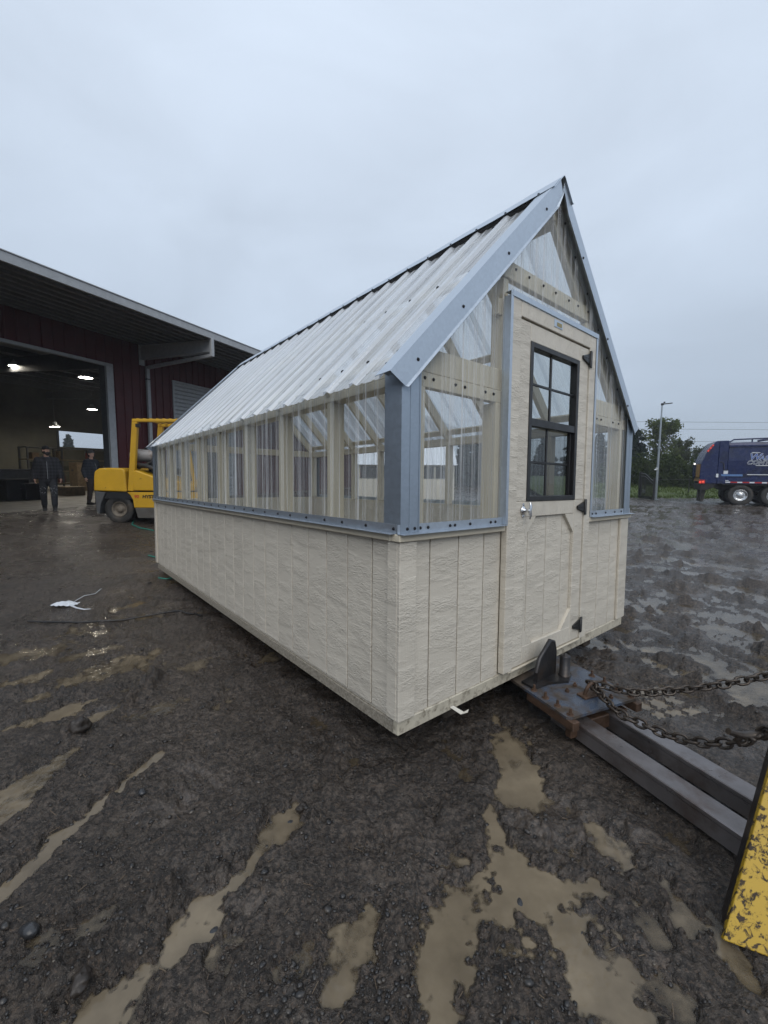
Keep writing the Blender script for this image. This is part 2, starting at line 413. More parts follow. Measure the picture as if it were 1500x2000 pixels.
M_DSTEEL = simple('dark_oiled_steel', (.035, .034, .036), .36, .5, var=.35, bump=.3, dirt=(.06, .042, .03), dscale=6)
M_BEAM = simple('worn_steel_beam', (.20, .185, .185), .34, .55, var=.25, scale=5, bump=.25, dirt=(.09, .055, .038), dscale=4)
M_RUST = simple('rusty_steel', (.085, .05, .032), .6, .2, var=.45, scale=25, bump=.6)
M_CHAIN = simple('oily_chain', (.075, .062, .052), .34, .6, var=.4, scale=30, bump=.3, dirt=(.05, .035, .025), dscale=25)
M_YEL = worn_paint('scuffed_yellow_paint', (.50, .315, .02), (.05, .032, .018), 44, .50, .58, .45, dist=.5, stretch=(1, 1.6, .8), bump=.5)
M_FYEL = worn_paint('forklift_yellow', (.60, .345, .018), (.10, .06, .02), 6, .66, .72, .38)
M_RED = simple('dark_red_cladding', (.068, .008, .011), .5, var=.12, scale=2, spec=.3)
M_GREYM = simple('grey_metal_trim', (.36, .375, .39), .45, var=.12)
M_DGREY = simple('dark_grey_paint', (.07, .072, .075), .55, var=.2)
M_DECK = simple('grey_roof_deck', (.16, .165, .17), .5, .2, var=.15)
M_RUB = simple('tyre_rubber', (.022, .021, .02), .7, var=.3, bump=.3, dirt=(.07, .058, .045), dscale=5)
M_RIMD = simple('dusty_wheel', (.16, .135, .105), .6, var=.25, dirt=(.08, .065, .05), dscale=8)
M_CONC = simple('workshop_concrete', (.17, .155, .13), .5, var=.35, scale=1.2, bump=.2, dirt=(.05, .042, .034), dscale=.9)
# ================================================================== terrain
J = Vector((-9.16, 14.417, .22)); WA = math.radians(23.8)      # workshop door jamb, wall direction
WD = Vector((math.sin(WA), math.cos(WA), 0)); WNRM = Vector((math.cos(WA), -math.sin(WA), 0))
def base_z(x, y):
    x = np.asarray(x, float); y = np.asarray(y, float)
    q = -((x-J.x)*WNRM.x + (y-J.y)*WNRM.y)
    r = np.sqrt(x*x+y*y)
    return .22*sst(-7, -1.2, q)*sst(4, -4, x) - .15*sst(6, 18, r)*sst(-2, 6, x)
def bz(x, y): return float(base_z(np.array([x]), np.array([y]))[0])
def stroke(pts):
    """(px, py, width_px) along a rut or puddle in the photo -> (x, y, half width in m) on the ground"""
    out = []
    for px, py, w in pts:
        g = gnd(px, py); t = (0-H)/ray(px, py).z; out.append((g.x, g.y, .5*w*t/FPX))
    return out
def sdist(x, y, st):
    """signed distance to a stroke in units of its half width (0 centre, 1 edge)"""
    best = np.full_like(x, 9.0)
    if len(st) == 1: st = st*2
    for (x0, y0, w0), (x1, y1, w1) in zip(st[:-1], st[1:]):
        dx, dy = x1-x0, y1-y0; L2 = dx*dx+dy*dy+1e-9
        t = np.clip(((x-x0)*dx+(y-y0)*dy)/L2, 0, 1)
        d = np.hypot(x-(x0+t*dx), y-(y0+t*dy))/(w0+(w1-w0)*t)
        best = np.minimum(best, d)
    return best
PUD = [  # puddles: photo strokes, depth
 ([(150, 2030, 190), (250, 1945, 120), (320, 1870, 70), (385, 1800, 80), (440, 1735, 95), (482, 1702, 60)], .05),
 ([(492, 1690, 26), (520, 1655, 46), (558, 1615, 70), (578, 1575, 26)], .034),
 ([(625, 1545, 18), (655, 1520, 40), (690, 1485, 20)], .022),
 ([(-60, 1805, 56), (50, 1705, 50), (150, 1612, 44), (230, 1545, 34), (315, 1470, 16)], .055),
 ([(665, 1925, 70), (690, 1840, 95), (725, 1790, 50)], .034),
 ([(850, 2020, 110), (850, 1925, 105), (870, 1850, 80)], .042),
 ([(880, 1800, 120), (905, 1760, 130), (915, 1725, 50)], .036),
 ([(895, 1690, 50), (880, 1650, 40)], .022), ([(850, 1610, 30), (845, 1580, 50)], .018),
 ([(880, 1455, 60), (925, 1520, 45)], .018),
 ([(985, 1420, 60), (1000, 1470, 110), (1012, 1540, 60), (1000, 1560, 70)], .036),
 ([(955, 1585, 40), (985, 1650, 70), (1020, 1710, 130), (1075, 1745, 150), (1140, 1735, 80), (1160, 1720, 30)], .042),
 ([(1105, 1660, 50), (1130, 1690, 60)], .018),
 ([(1105, 1800, 60), (1125, 1855, 80), (1160, 1920, 120), (1200, 1975, 120)], .04),
 ([(1165, 1620, 55), (1190, 1650, 90), (1225, 1690, 60)], .034),
 ([(1240, 1590, 24), (1285, 1615, 50), (1340, 1655, 60)], .026),
 ([(1185, 1745, 36), (1240, 1760, 30)], .02), ([(1255, 1785, 50), (1285, 1840, 36)], .026),
 ([(1300, 1730, 40), (1340, 1790, 70), (1350, 1830, 20)], .03),
 ([(1390, 1790, 36), (1430, 1860, 40), (1470, 1930, 30)], .024),
 ([(1195, 1860, 30), (1240, 1900, 26)], .018), ([(975, 1890, 40), (1000, 1840, 20)], .016),
 ([(-80, 1445, 44), (60, 1410, 56), (150, 1382, 52), (185, 1366, 20)], .04),
 ([(160, 1430, 24), (200, 1397, 48), (230, 1382, 18)], .03),
 ([(-60, 1350, 40), (60, 1325, 48), (95, 1308, 24)], .03),
 ([(60, 1365, 40), (130, 1335, 70), (200, 1310, 80), (270, 1290, 70), (305, 1272, 30)], .026),
 ([(-60, 1300, 60), (40, 1285, 70), (130, 1262, 50)], .020), ([(150, 1225, 40), (220, 1215, 50), (290, 1205, 40)], .018),
 ([(240, 1410, 30), (300, 1395, 50), (350, 1370, 30)], .018), ([(380, 1300, 40), (420, 1275, 30)], .016), ([(-20, 1600, 70), (70, 1520, 70), (140, 1470, 50)], .030), ([(620, 1420, 30), (560, 1380, 40)], .014),
 ([(1180, 1440, 30), (1210, 1490, 40)], .016), ([(1050, 1560, 30), (1100, 1590, 40)], .014), ([(90, 1850, 110), (170, 1820, 80)], .024), ([(560, 1905, 70), (600, 1860, 60)], .024), ([(430, 1880, 50), (450, 1850, 40)], .022), ([(1260, 1930, 70), (1330, 1980, 60)], .024), ([(700, 1660, 60), (760, 1640, 40)], .018),
 ([(120, 1290, 40), (220, 1262, 30)], .022),
 ([(210, 1360, 12), (290, 1325, 26)], .026),
 ([(230, 1190, 30), (310, 1170, 26), (370, 1168, 10)], .024), ([(330, 1205, 20), (400, 1195, 20)], .018),
 ([(415, 1385, 30), (445, 1350, 34)], .02), ([(500, 1300, 24), (530, 1285, 30)], .02),
 ([(60, 1240, 50), (180, 1235, 60)], .016),
]
RIDGE = [  # clod ridges thrown up beside the ruts: photo strokes, height
 ([(-40, 2010, 120), (120, 1930, 110), (230, 1850, 80), (330, 1770, 60)], .055),
 ([(330, 1760, 40), (420, 1660, 40), (500, 1600, 40)], .02),
 ([(-20, 1660, 50), (110, 1560, 44), (235, 1450, 30), (310, 1410, 20)], .022),
 ([(-60, 1445, 20), (60, 1395, 26), (190, 1352, 20), (300, 1330, 20)], .035),
 ([(130, 1445, 30), (200, 1410, 22), (290, 1350, 20), (305, 1320, 20)], .04),
 ([(-60, 1380, 22), (90, 1345, 20), (160, 1360, 14)], .035),
 ([(590, 1640, 40), (640, 1560, 40), (680, 1430, 30)], .02),
 ([(780, 1900, 60), (770, 1800, 60), (800, 1700, 60)], .022),
 ([(950, 1820, 40), (980, 1900, 50), (1050, 1990, 60)], .022),
 ([(1030, 1600, 60), (1080, 1660, 60)], .022),
 ([(1165, 1235, 16), (1260, 1290, 22), (1330, 1330, 26), (1500, 1420, 30)], .045),
 ([(1225, 1165, 14), (1310, 1215, 18), (1420, 1270, 24), (1560, 1330, 30)], .045),
 ([(1225, 1105, 12), (1330, 1135, 14), (1430, 1165, 18), (1560, 1210, 20)], .035),
 ([(1215, 1060, 10), (1300, 1080, 10), (1400, 1110, 14), (1560, 1150, 16)], .03),
 ([(1230, 1200, 10), (1330, 1240, 14), (1500, 1330, 20)], .035),
]
def terrain_detail(x, y):
    r = np.hypot(x, y)
    near = sst(14, 3, r)
    j1 = fbm(x, y, .22, 3, 11); j2 = fbm(x, y, .05, 3, 23)
    z = .011 + .008*fbm(x, y, 1.6, 3, 3) + .006*j1
    cl = fbm(x, y, .035, 3, 41); z += near*(.0052*j2 + .0080*np.abs(cl) - .002)
    lump = np.maximum(0, fbm(x, y, .09, 2, 57)); z += near*.0125*lump**1.3
    z += .006*np.abs(fbm(x, y, .5, 3, 63))
    for st, hh in RIDGE:
        d = sdist(x, y, stroke(st)); m = d < 4
        if not m.any(): continue
        dd = d[m] + .35*j1[m] + .3*j2[m]
        z[m] += 1.25*hh*sst(1.5, .1, dd)*(.55 + .75*np.abs(fbm(x[m], y[m], .07, 3, 71)))
    # rutted, half flooded yard to the right
    fl = sst(1.3, 2.4, x+.35*(y-2.5))*sst(2.0, 3.0, y+.4*x)
    # ruts running from upper left to lower right of the picture
    ang = math.radians(-36); ux, uy = math.cos(ang), math.sin(ang)
    across = -x*uy + y*ux; along = x*ux + y*uy
    rut = fbm(along*.18, across, .34, 3, 81)
    z = z*(1-.35*fl) + fl*(-.0215 + .012*rut + .009*fbm(x, y, .12, 4, 91, .6) + .085*np.maximum(0, fbm(along*.5, across, .20, 4, 97, .65)-.34) + .05*np.maximum(0, fbm(x, y, .11, 3, 99, .6)-.55))
    j3 = fbm(x, y, .016, 2, 29)
    for st, dep in PUD:
        d = sdist(x, y, stroke(st)); m = d < 4
        if not m.any(): continue
        dd = d[m] + .42*j1[m] + .38*j2[m] + .16*j3[m]
        k = sst(1.5, .45, dd)
        z[m] = z[m]*(1-k) + k*(-.55*dep + .42*z[m])
    # tread lug prints: rows of little water-filled cells
    for a, b, wpx in (((1250, 1283), (1400, 1352), 26), ((1405, 1242), (1520, 1300), 24), ((1240, 1345), (1330, 1400), 60)):
        g0, g1 = gnd(*a), gnd(*b); d = (g1-g0); L = d.length; d.normalize()
        s = (x-g0.x)*d.x + (y-g0.y)*d.y; w = -(x-g0.x)*d.y + (y-g0.y)*d.x
        hw = .062 if wpx < 50 else .16
        ins = (s > 0) & (s < L) & (np.abs(w) < hw)
        cell = np.minimum(np.abs(((s/.12) % 1)-.5)*-2+1, np.abs(((w/.125+.5) % 1)-.5)*-2+1)
        z[ins] = np.where(cell[ins] > .20, -.014, .010) + .004*j2[ins]
    return z
def grid_rows():
    rs = [.06, .2, .4]; r = .6
    while r < 700:
        rs.append(r); r += min(.0036*r*r + .0004, .014*r if r < 30 else .06*r)
    return np.array(rs)
def make_terrain():
    R_ = grid_rows()
    dense = np.linspace(math.radians(-60), math.radians(60), 680)
    rest = np.linspace(math.radians(60), math.radians(300), 64)[1:-1]
    th = np.concatenate([dense, rest]); n = len(th); m = len(R_)
    X = np.outer(R_, np.sin(th)); Y = np.outer(R_, np.cos(th))
    x = X.ravel(); y = Y.ravel()
    det = terrain_detail(x, y)
    far = sst(60, 25, np.hypot(x, y)); det = det*far + .012*(1-far)
    inside = -((x-J.x)*WNRM.x + (y-J.y)*WNRM.y) > -.3
    inside &= (x < 4)
    det = np.where(inside, -.03, det)
    bse = base_z(x, y); z = bse + det
    i = np.arange(m-1)[:, None]; k = np.arange(n)[None, :]; l = (k+1) % n
    F = np.stack([i*n+k, i*n+l, (i+1)*n+l, (i+1)*n+k], -1).reshape(-1, 4)
    def mk(name, co, faces, mat):
        me = bpy.data.meshes.new(name); me.vertices.add(len(co)); me.vertices.foreach_set('co', co.astype(np.float32).ravel())
        me.loops.add(faces.size); me.loops.foreach_set('vertex_index', faces.astype(np.int32).ravel())
        me.polygons.add(len(faces)); me.polygons.foreach_set('loop_start', np.arange(0, faces.size, 4, dtype=np.int32))
        me.polygons.foreach_set('use_smooth', np.ones(len(faces), bool)); me.update(calc_edges=True); me.materials.append(mat)
        return me
    me = mk('ground', np.stack([x, y, z], 1), F, M_MUD)
    wa = me.attributes.new('wet', 'FLOAT', 'POINT'); wa.data.foreach_set('value', sst(.022, .002, det).astype(np.float32))
    g = put('ground', me); struct(g)
    # water skin: only where the mud dips below the water level
    lev = -.003
    dep = lev - det
    keep = (dep[F] > -.002).any(1) & (np.hypot(x, y)[F].max(1) < 24) & ~inside[F].any(1) & (np.hypot(x, y)[F].min(1) > .3)
    Fk = F[keep]; used = np.unique(Fk); remap = np.full(len(x), -1); remap[used] = np.arange(len(used))
    co = np.stack([x[used], y[used], bse[used]+lev], 1)
    wm = mk('water', co, remap[Fk], M_WATER)
    at = wm.attributes.new('depth', 'FLOAT', 'POINT'); xu, yu = x[used], y[used]; silt = 1-.80*sst(1.6, 2.8, xu+.35*(yu-2.5))*sst(2.2, 3.2, yu+.4*xu)
    at.data.foreach_set('value', (silt*np.maximum(dep[used], 0)).astype(np.float32))
    w = put('puddle_water', wm); struct(w)
    return X, Y, det.reshape(m, n), R_, th
TX, TY, TDET, TR, TTH = make_terrain()
def ground_at(x, y):
    a = np.array([float(x)]); b = np.array([float(y)])
    return float(base_z(a, b)[0] + terrain_detail(a, b)[0])
# gravel: small wet stones trodden into the mud
def make_gravel():
    N = 15000
    ph = (1+5**.5)/2
    iv = np.array([(-1, ph, 0), (1, ph, 0), (-1, -ph, 0), (1, -ph, 0), (0, -1, ph), (0, 1, ph), (0, -1, -ph), (0, 1, -ph), (ph, 0, -1), (ph, 0, 1), (-ph, 0, -1), (-ph, 0, 1)])/1.9
    ifc = np.array([(0, 11, 5), (0, 5, 1), (0, 1, 7), (0, 7, 10), (0, 10, 11), (1, 5, 9), (5, 11, 4), (11, 10, 2), (10, 7, 6), (7, 1, 8), (3, 9, 4), (3, 4, 2), (3, 2, 6), (3, 6, 8), (3, 8, 9), (4, 9, 5), (2, 4, 11), (6, 2, 10), (8, 6, 7), (9, 8, 1)])
    r = 1/(rng.uniform(1/11., 1/.75, N)); th = rng.uniform(-.95, .95, N)
    x = r*np.sin(th); y = r*np.cos(th)
    dens = fbm(x, y, .5, 3, 101)*.6 + .35
    for st, hh in RIDGE:
        dens += .8*(sdist(x, y, stroke(st)) < 2.2)
    k = rng.uniform(-.3, 1.2, N) < dens; x, y, r = x[k], y[k], r[k]; N = len(x)
    z = base_z(x, y) + terrain_detail(x, y)
    s = np.clip(rng.lognormal(math.log(.0045), .45, N), .002, .014) * (1+.10*np.maximum(0, r-2))
    sc = s[:, None]*np.stack([rng.uniform(.7, 1.35, N), rng.uniform(.6, 1.1, N), rng.uniform(.4, .75, N)], 1)
    a = rng.uniform(0, 6.28, N); ca, sa = np.cos(a), np.sin(a)
    jit = rng.uniform(.8, 1.2, (N, 12, 1))
    V = iv[None]*sc[:, None, :]*jit
    V = np.stack([V[..., 0]*ca[:, None]-V[..., 1]*sa[:, None], V[..., 0]*sa[:, None]+V[..., 1]*ca[:, None], V[..., 2]], -1)
    V += np.stack([x, y, z+s*.15], 1)[:, None, :]
    F = (ifc[None]+12*np.arange(N)[:, None, None]).reshape(-1, 3)
    me = bpy.data.meshes.new('gravel'); me.vertices.add(N*12); me.vertices.foreach_set('co', V.astype(np.float32).ravel())
    me.loops.add(F.size); me.loops.foreach_set('vertex_index', F.astype(np.int32).ravel())
    me.polygons.add(len(F)); me.polygons.foreach_set('loop_start', np.arange(0, F.size, 3, dtype=np.int32))
    me.polygons.foreach_set('use_smooth', np.ones(len(F), bool)); me.update(calc_edges=True)
    t = NT('wet_gravel'); v = t.coord(world=True); n = t.noise(v, 38, 3); n2 = t.noise(v, 300, 2)
    col = t.ramp(n, [(.3, (.012, .012, .013)), (.52, (.03, .028, .027)), (.66, (.075, .062, .05)), (.75, (.17, .15, .12))])
    me.materials.append(t.done(t.pr(col, .3, 0, t.bump(n2, .2, .002))))
    o = put('gravel', me); o['kind'] = 'stuff'; o['label'] = 'small wet grey stones pressed into the mud'; o['category'] = 'gravel'
make_gravel()
# straw and wood slivers in the mud
def make_straw():
    mb = MB()
    for k in range(260):
        r = 1/random.uniform(1/8., 1/.9); th = random.uniform(-.9, .7); x, y = r*math.sin(th), r*math.cos(th)
        a = random.uniform(0, math.pi); L = random.uniform(.005, .018)*(1+.1*r); z = ground_at(x, y)+.004
        mb.beam((x-L*math.cos(a), y-L*math.sin(a), z-.001), (x+L*math.cos(a), y+L*math.sin(a), z+random.uniform(-.001, .006)),   .0013*(1+.2*r), .0010)
    t = NT('straw'); n = t.noise(t.coord(world=True), 5, 2)
    o = mb.build('straw', t.done(t.pr(t.ramp(n, [(.35, (.07, .045, .028)), (.65, (.17, .125, .08))]), .6)), kind='stuff')
    o['label'] = 'scattered slivers of straw and wood in the mud'; o['category'] = 'straw'
make_straw()
# ================================================================== the greenhouse
GW, GL = 2.44, 4.88
G_R = Matrix(((.7697, -.6385, .0007), (.6381, .7693, .0331), (-.0216, -.0250, .9995))).to_quaternion().to_matrix()
def zr(x): return 1.585 + 1.03*(x if x <= GW/2 else GW-x)        # roof sheet height
def rib_profile(length, t0=0.0, big=.018, small=.004, pitch=.2286):
    pts = [(0.0, 0.0)]; k = 0
    c = t0
    while c < length+pitch:
        for dt, h in ((-.030, 0), (-.012, big), (.012, big), (.030, 0), (.0562, 0), (.0662, small), (.0762, small), (.0862, 0), (.1422, 0), (.1522, small), (.1622, small), (.1722, 0)):
            if 0 < c+dt < length: pts.append((c+dt, h))
        c += pitch
    pts.append((length, 0.0)); return pts
def greenhouse():
    g = thing('greenhouse', 'cream greenhouse shed with clear corrugated walls and roof, standing in the muddy yard', 'greenhouse', (.072, 1.788, .296))
    g.rotation_mode = 'QUATERNION'; g.rotation_quaternion = G_R.to_quaternion()
    # ---- knee walls: backing + siding boards set on it with open grooves
    def knee(side):
        mb = MB()
        if side == 'left': mb.box((.014, .02, -.02), (.035, GL-.02, .82))
        if side == 'right': mb.box((GW-.03, .02, -.02), (GW-.009, GL-.02, .82))
        if side == 'back': mb.box((.02, GL-.03, -.02), (GW-.02, GL-.009, .82))
        if side == 'front': mb.box((.02, .014, -.02), (.755, .035, .82))
        if side == 'front2': mb.box((1.715, .014, -.02), (GW-.02, .035, .82))
        return mb.build('knee_wall', M_SID, g)
    def board(wd): return MB().box((0, 0, 0), (wd-.0075, .0095, .817), .0018).mesh('siding_board', M_SID)
    bm_ = board(.2032)
    kl = knee('left')
    for i in range(24):
        o = put('siding_board', bm_, kl, (0.0 + (.0014 if i % 6 == 0 else 0), .0028+i*.2032, 0), (0, 0, math.pi/2)); o.location.x += .0095
    kr = knee('right')
    for i in range(24): put('siding_board', bm_, kr, (GW-.0095, .2032-.0028+i*.2032, 0), (0, 0, -math.pi/2))
    kb = knee('back')
    for i in range(12): put('siding_board', bm_, kb, (.2004+i*.2032, GL-.0005, 0), (0, 0, math.pi))
    kf = knee('front')
    for i in range(3): put('siding_board', bm_, kf, (-.014+.0028+i*.2032, 0, 0))
    put('siding_board', board(.150), kf, (.5985, 0, 0))
    kf = knee('front2')
    for x0, wd in ((1.70, .085), (1.785, .185), (1.97, .2032), (2.1732, .2032)): put('siding_board', board(wd), kf, (x0+.0028, 0, 0))
    # ---- trim boards
    def part(name, mat, *boxes, bev=.003, parent=g):
        mb = MB()
        for lo, hi in boxes: mb.box(lo, hi, bev)
        return mb.build(name, mat, parent)
    for lo, hi in (((-.018, -.019, .004), (.084, -.0005, .816)), ((-.0185, -.0005, .004), (-.0005, .066, .816)),
                   ((GW-.126, -.019, .004), (GW+.018, -.0005, .816)), ((GW+.0005, -.0005, .004), (GW+.0185, .066, .816)),
                   ((-.0185, GL-.066, .004), (-.0005, GL+.018, .816)), ((GW+.0005, GL-.066, .004), (GW+.0185, GL+.018, .816))):
        part('corner_board', M_SID, (lo, hi))
    for lo, hi in (((-.034, -.034, .8175), (.734, .03, .850)), ((1.73, -.034, .8175), (GW+.034, .03, .850))): part('sill_cap', M_TRIM, (lo, hi))
    for lo, hi in (((-.034, .0305, .8175), (.03, GL+.02, .850)), ((GW-.03, .0305, .8175), (GW+.034, GL+.02, .850))): part('sill_cap', M_TRIM, (lo, hi))
    part('sill_cap', M_TRIM, ((.0305, GL-.03, .8175), (GW-.0305, GL+.034, .850)))
    # floor skirt, skids
    part('skirt_board', M_RIM, ((-.008, -.006, -.066), (GW+.006, .03, -.0005)), bev=.004)
    for x in (.0, GW-.036): part('skirt_board', M_RIMS, ((x+.004, .0305, -.080), (x+.032, GL, -.0205)), bev=.004)
    part('skirt_board', M_RIM, ((.035, GL-.03, -.062), (GW-.035, GL, -.0205)), bev=.004)
    part('floor', M_FLOOR, ((.035, .035, -.02), (GW-.035, GL-.035, -.001)), bev=0)
    for x in (.42, 1.16, 1.98): part('skid', M_SKID, ((x-.05, .05, -.155), (x+.05, GL-.05, -.0625)), bev=.012)
    # ---- galvanised sill flashing on the caps
    def flash(name, segs):
        for (ax, a, b, c, sg) in segs:
            mb = MB()
            if ax == 'x':
                mb.box((a, c-.040*1, .8505), (b, c+.002, .8525)); mb.box((a, c, .8527), (b, c+.0015, .893))
            else:
                mb.box((c-.040 if sg < 0 else c-.002, a, .8505), (c+.002 if sg < 0 else c+.040, b, .8525)); mb.box((c-.0008, a, .8527), (c+.0008, b, .893))
            mb.build(name, M_GALV, g)
    flash('sill_flashing', [('x', -.036, .72, -.021, -1), ('x', 1.752, GW+.036, -.021, -1), ('y', .001, GL+.03, -.021, -1), ('y', .001, GL+.03, GW+.021, 1)])
    # ---- framing
    LM = M_LUM
    stud = MB().box((-.019, -.045, 0), (.019, .045, .655), .003).mesh('stud', LM)
    ys = [.05+i*.6833 for i in range(8)]; ys = [.05, .62, 1.22, 1.83, 2.44, 3.05, 3.66, 4.27, GL-.05]
    for y in ys:
        for x in (.068, GW-.068): put('stud', stud, g, (x, y, .852), (0, 0, math.pi/2))
    for x in (.13, .70, 1.74, GW-.13): put('stud', stud, g, (x, .052, .852))
    for x in (.62, 1.22, 1.82): put('stud', stud, g, (x, GL-.052, .852))
    for x in (.068, GW-.068): part('top_plate', LM, ((x-.045, .006, 1.508), (x+.045, GL-.006, 1.548)), ((x-.041, .006, 1.5485), (x+.045, GL-.006, 1.587)))
    for x0, x1 in ((.114, .74), (1.70, GW-.114)):
        part('gable_header', LM, ((x0, .012, 1.508), (x1, .05, 1.574)), ((x0, .02, 1.578), (x1, .055, 1.69)))
    part('gable_header', LM, ((.114, GL-.055, 1.508), (GW-.114, GL-.015, 1.60)))
    part('gable_header', LM, ((.735, .012, 2.178), (1.705, .05, 2.272)))
    part('gable_header', LM, ((.735, GL-.055, 2.178), (1.705, GL-.015, 2.272)))
    part('door_header', LM, ((.70, .02, 1.975), (1.74, .06, 2.06)))
    for x in (.755, 1.70): part('king_stud', LM, ((x-.022, .014, 0.0), (x+.022, .09, 2.17)))
    ridge = part('ridge_board', LM, ((1.20, .01, 2.65), (1.24, GL-.01, 2.79)))
    for y in ys:
        for s in (-1, 1):
            x0 = .03 if s < 0 else GW-.03; x1 = 1.198 if s < 0 else 1.242
            mb = MB(); nrm = Vector((-.717*(1 if s < 0 else -1), 0, .697))
            a = Vector((x0, y, zr(x0)-.088)); b = Vector((x1, y, zr(x1)-.088)); mb.beam(a, b, .038, .092, nrm, .003)
            mb.build('rafter', LM, g)
    for x in (.085, .58, 1.10):
        for xx in (x, GW-x):
            sgn = 1 if xx < GW/2 else -1; nrm = Vector((-.717*sgn, 0, .697)); c = Vector((xx, 0, zr(xx)))-nrm*.0295
            mb = MB(); mb.beam((c.x, .03, c.z), (c.x, GL-.03, c.z), .064, .018, nrm); mb.build('purlin', LM, g)
    # ---- clear ribbed sheets
    def wall_sheet(name, ax, a, b, plane, outward, z0, ztop, off=0.0, mat=M_CLEAR):
        pr = rib_profile(b-a, .08, .012, .003); vs = []; fs = []
        for t, h in pr:
            p = plane + outward*(h+off)
            for k in (0, 1):
                z = z0 if k == 0 else ztop(a+t)
                vs.append((a+t, p, z) if ax == 'x' else (p, a+t, z))
        mb = MB()
        for i in range(len(pr)-1): fs.append((2*i, 2*i+2, 2*i+3, 2*i+1))
        mb.add(vs, fs, False); mb.mi = [1 if abs(pr[i][1]-pr[i+1][1]) > .001 else 0 for i in range(len(pr)-1)]
        return mb.build(name, [mat, M_RIB], g)
    e = 0
    for i in range(6):
        a = .02+i*.8128; b = min(a+.86, GL-.02); o = .0012*(i % 2)
        wall_sheet('wall_sheet', 'y', a, b, -.004, -1, .858, lambda t: 1.585, o)
        wall_sheet('wall_sheet', 'y', a, b, GW+.004, 1, .858, lambda t: 1.585, o)
    cuts = [(.02, .72, .858), (.718, 1.76, 2.075), (1.757, GW-.02, .858)]
    for i, (a, b, z0) in enumerate(cuts): wall_sheet('gable_sheet', 'x', a, b, -.004, -1, z0, lambda t: zr(t)-.012, .0012*(i % 2))
    for i in range(3): wall_sheet('gable_sheet', 'x', .02+i*.80, min(.02+i*.80+.84, GW-.02), GL+.004, 1, .858, lambda t: zr(t)-.012, .0012*(i % 2))
    def roof_sheet(y0, y1, side, off):
        pr = rib_profile(y1-y0, .07, .019, .004); vs = []; fs = []
        xs = [-.062, .25, .6, .95, 1.205]; nx = -.717*(1 if side < 0 else -1)
        for t, h in pr:
            for x in xs:
                X = x if side < 0 else GW-x; vs.append((X+nx*(h+off), y0+t, zr(x)+.697*(h+off)))
        m = len(xs)
        for i in range(len(pr)-1):
            for k in range(m-1):
                f = (i*m+k, i*m+k+1, (i+1)*m+k+1, (i+1)*m+k); fs.append(f if side < 0 else f[::-1])
        mb = MB().add(vs, fs, False); mb.mi = [1 if max(pr[i][1], pr[i+1][1]) > .010 else 0 for i in range(len(pr)-1) for k in range(m-1)]
        return mb.build('roof_sheet', [M_ROOF, M_ROOFRIB], g)
    for i in range(6):
        y0 = -.022+i*.9144; y1 = min(y0+.965, GL+.03)
        if y1-y0 < .06: continue
        for s in (-1, 1): roof_sheet(y0, y1, s, .0012*(i % 2))
    # ---- ridge cap, rake trim, corner flashing
    def ridge_cap():
        mb = MB(); n = 24; apex = zr(GW/2)+.034
        for s in (-1, 1):
            vs = []
            for k in range(n+1):
                y = -.045+(GL+.09)*k/n
                for dx, dz in ((0, 0), (.012, -.008), (.105, -.105*1.03), (.118, -.105*1.03-.002)): vs.append((GW/2+s*dx, y, apex+dz+.002*math.sin(k*2.3)))
            fs = []
            for k in range(n):
                for j in range(3):
                    f = (k*4+j, k*4+j+1, (k+1)*4+j+1, (k+1)*4+j); fs.append(f if s > 0 else f[::-1])
            mb.add(vs, fs)
        o = mb.build('ridge_cap', M_GALV, g); md = o.modifiers.new('t', 'SOLIDIFY'); md.thickness = .002; return o
    ridge_cap()
    def foam():
        for s in (-1, 1):
            mb = MB(); nrm = Vector((-.717*-s, 0, .697)); x = 1.125 if s < 0 else GW-1.125; c = Vector((x, 0, zr(x)))+Vector((.717*s, 0, .697))*.012
            mb.beam((c.x, .0, c.z), (c.x, GL, c.z), .016, .022, Vector((.717*s, 0, .697))); mb.build('ridge_closure', M_BLACK, g)
    foam()
    def rake(yf, sy):
        for s in (-1, 1):
            mb = MB(); tx = Vector((.697, 0, .717)); nr = Vector((-.717, 0, .697))
            a = Vector((-.075, 0, zr(-.075))); L = (GW/2-.004+.075)/.697
            def P(t, h, y):
                p = a + tx*t + nr*h; x = p.x if s < 0 else GW-p.x
                if s < 0 and x > GW/2-.001: x = GW/2-.001
                if s > 0 and x < GW/2+.001: x = GW/2+.001
                return (x, y, p.z)
            prof = [(.026, yf-sy*.105), (.030, yf), (-.066, yf+sy*.002), (-.074, yf+sy*.014)]
            vs = []; K = 12
            for k in range(K+1):
                t = L*k/K
                for h, y in prof:
                    tt = t + (max(0, -h)*0 if k else (-h if h < 0 else 0)*.35)
                    vs.append(P(min(tt, L) if k < K else L, h, y))
            fs = []
            for k in range(K):
                for j in range(3):
                    f = (k*4+j, k*4+j+1, (k+1)*4+j+1, (k+1)*4+j); fs.append(f if s*sy > 0 else f[::-1])
            o = mb.add(vs, fs).build('rake_trim', M_GALV, g); md = o.modifiers.new('t', 'SOLIDIFY'); md.thickness = .0025
    rake(-.034, -1); rake(GL+.034, 1)
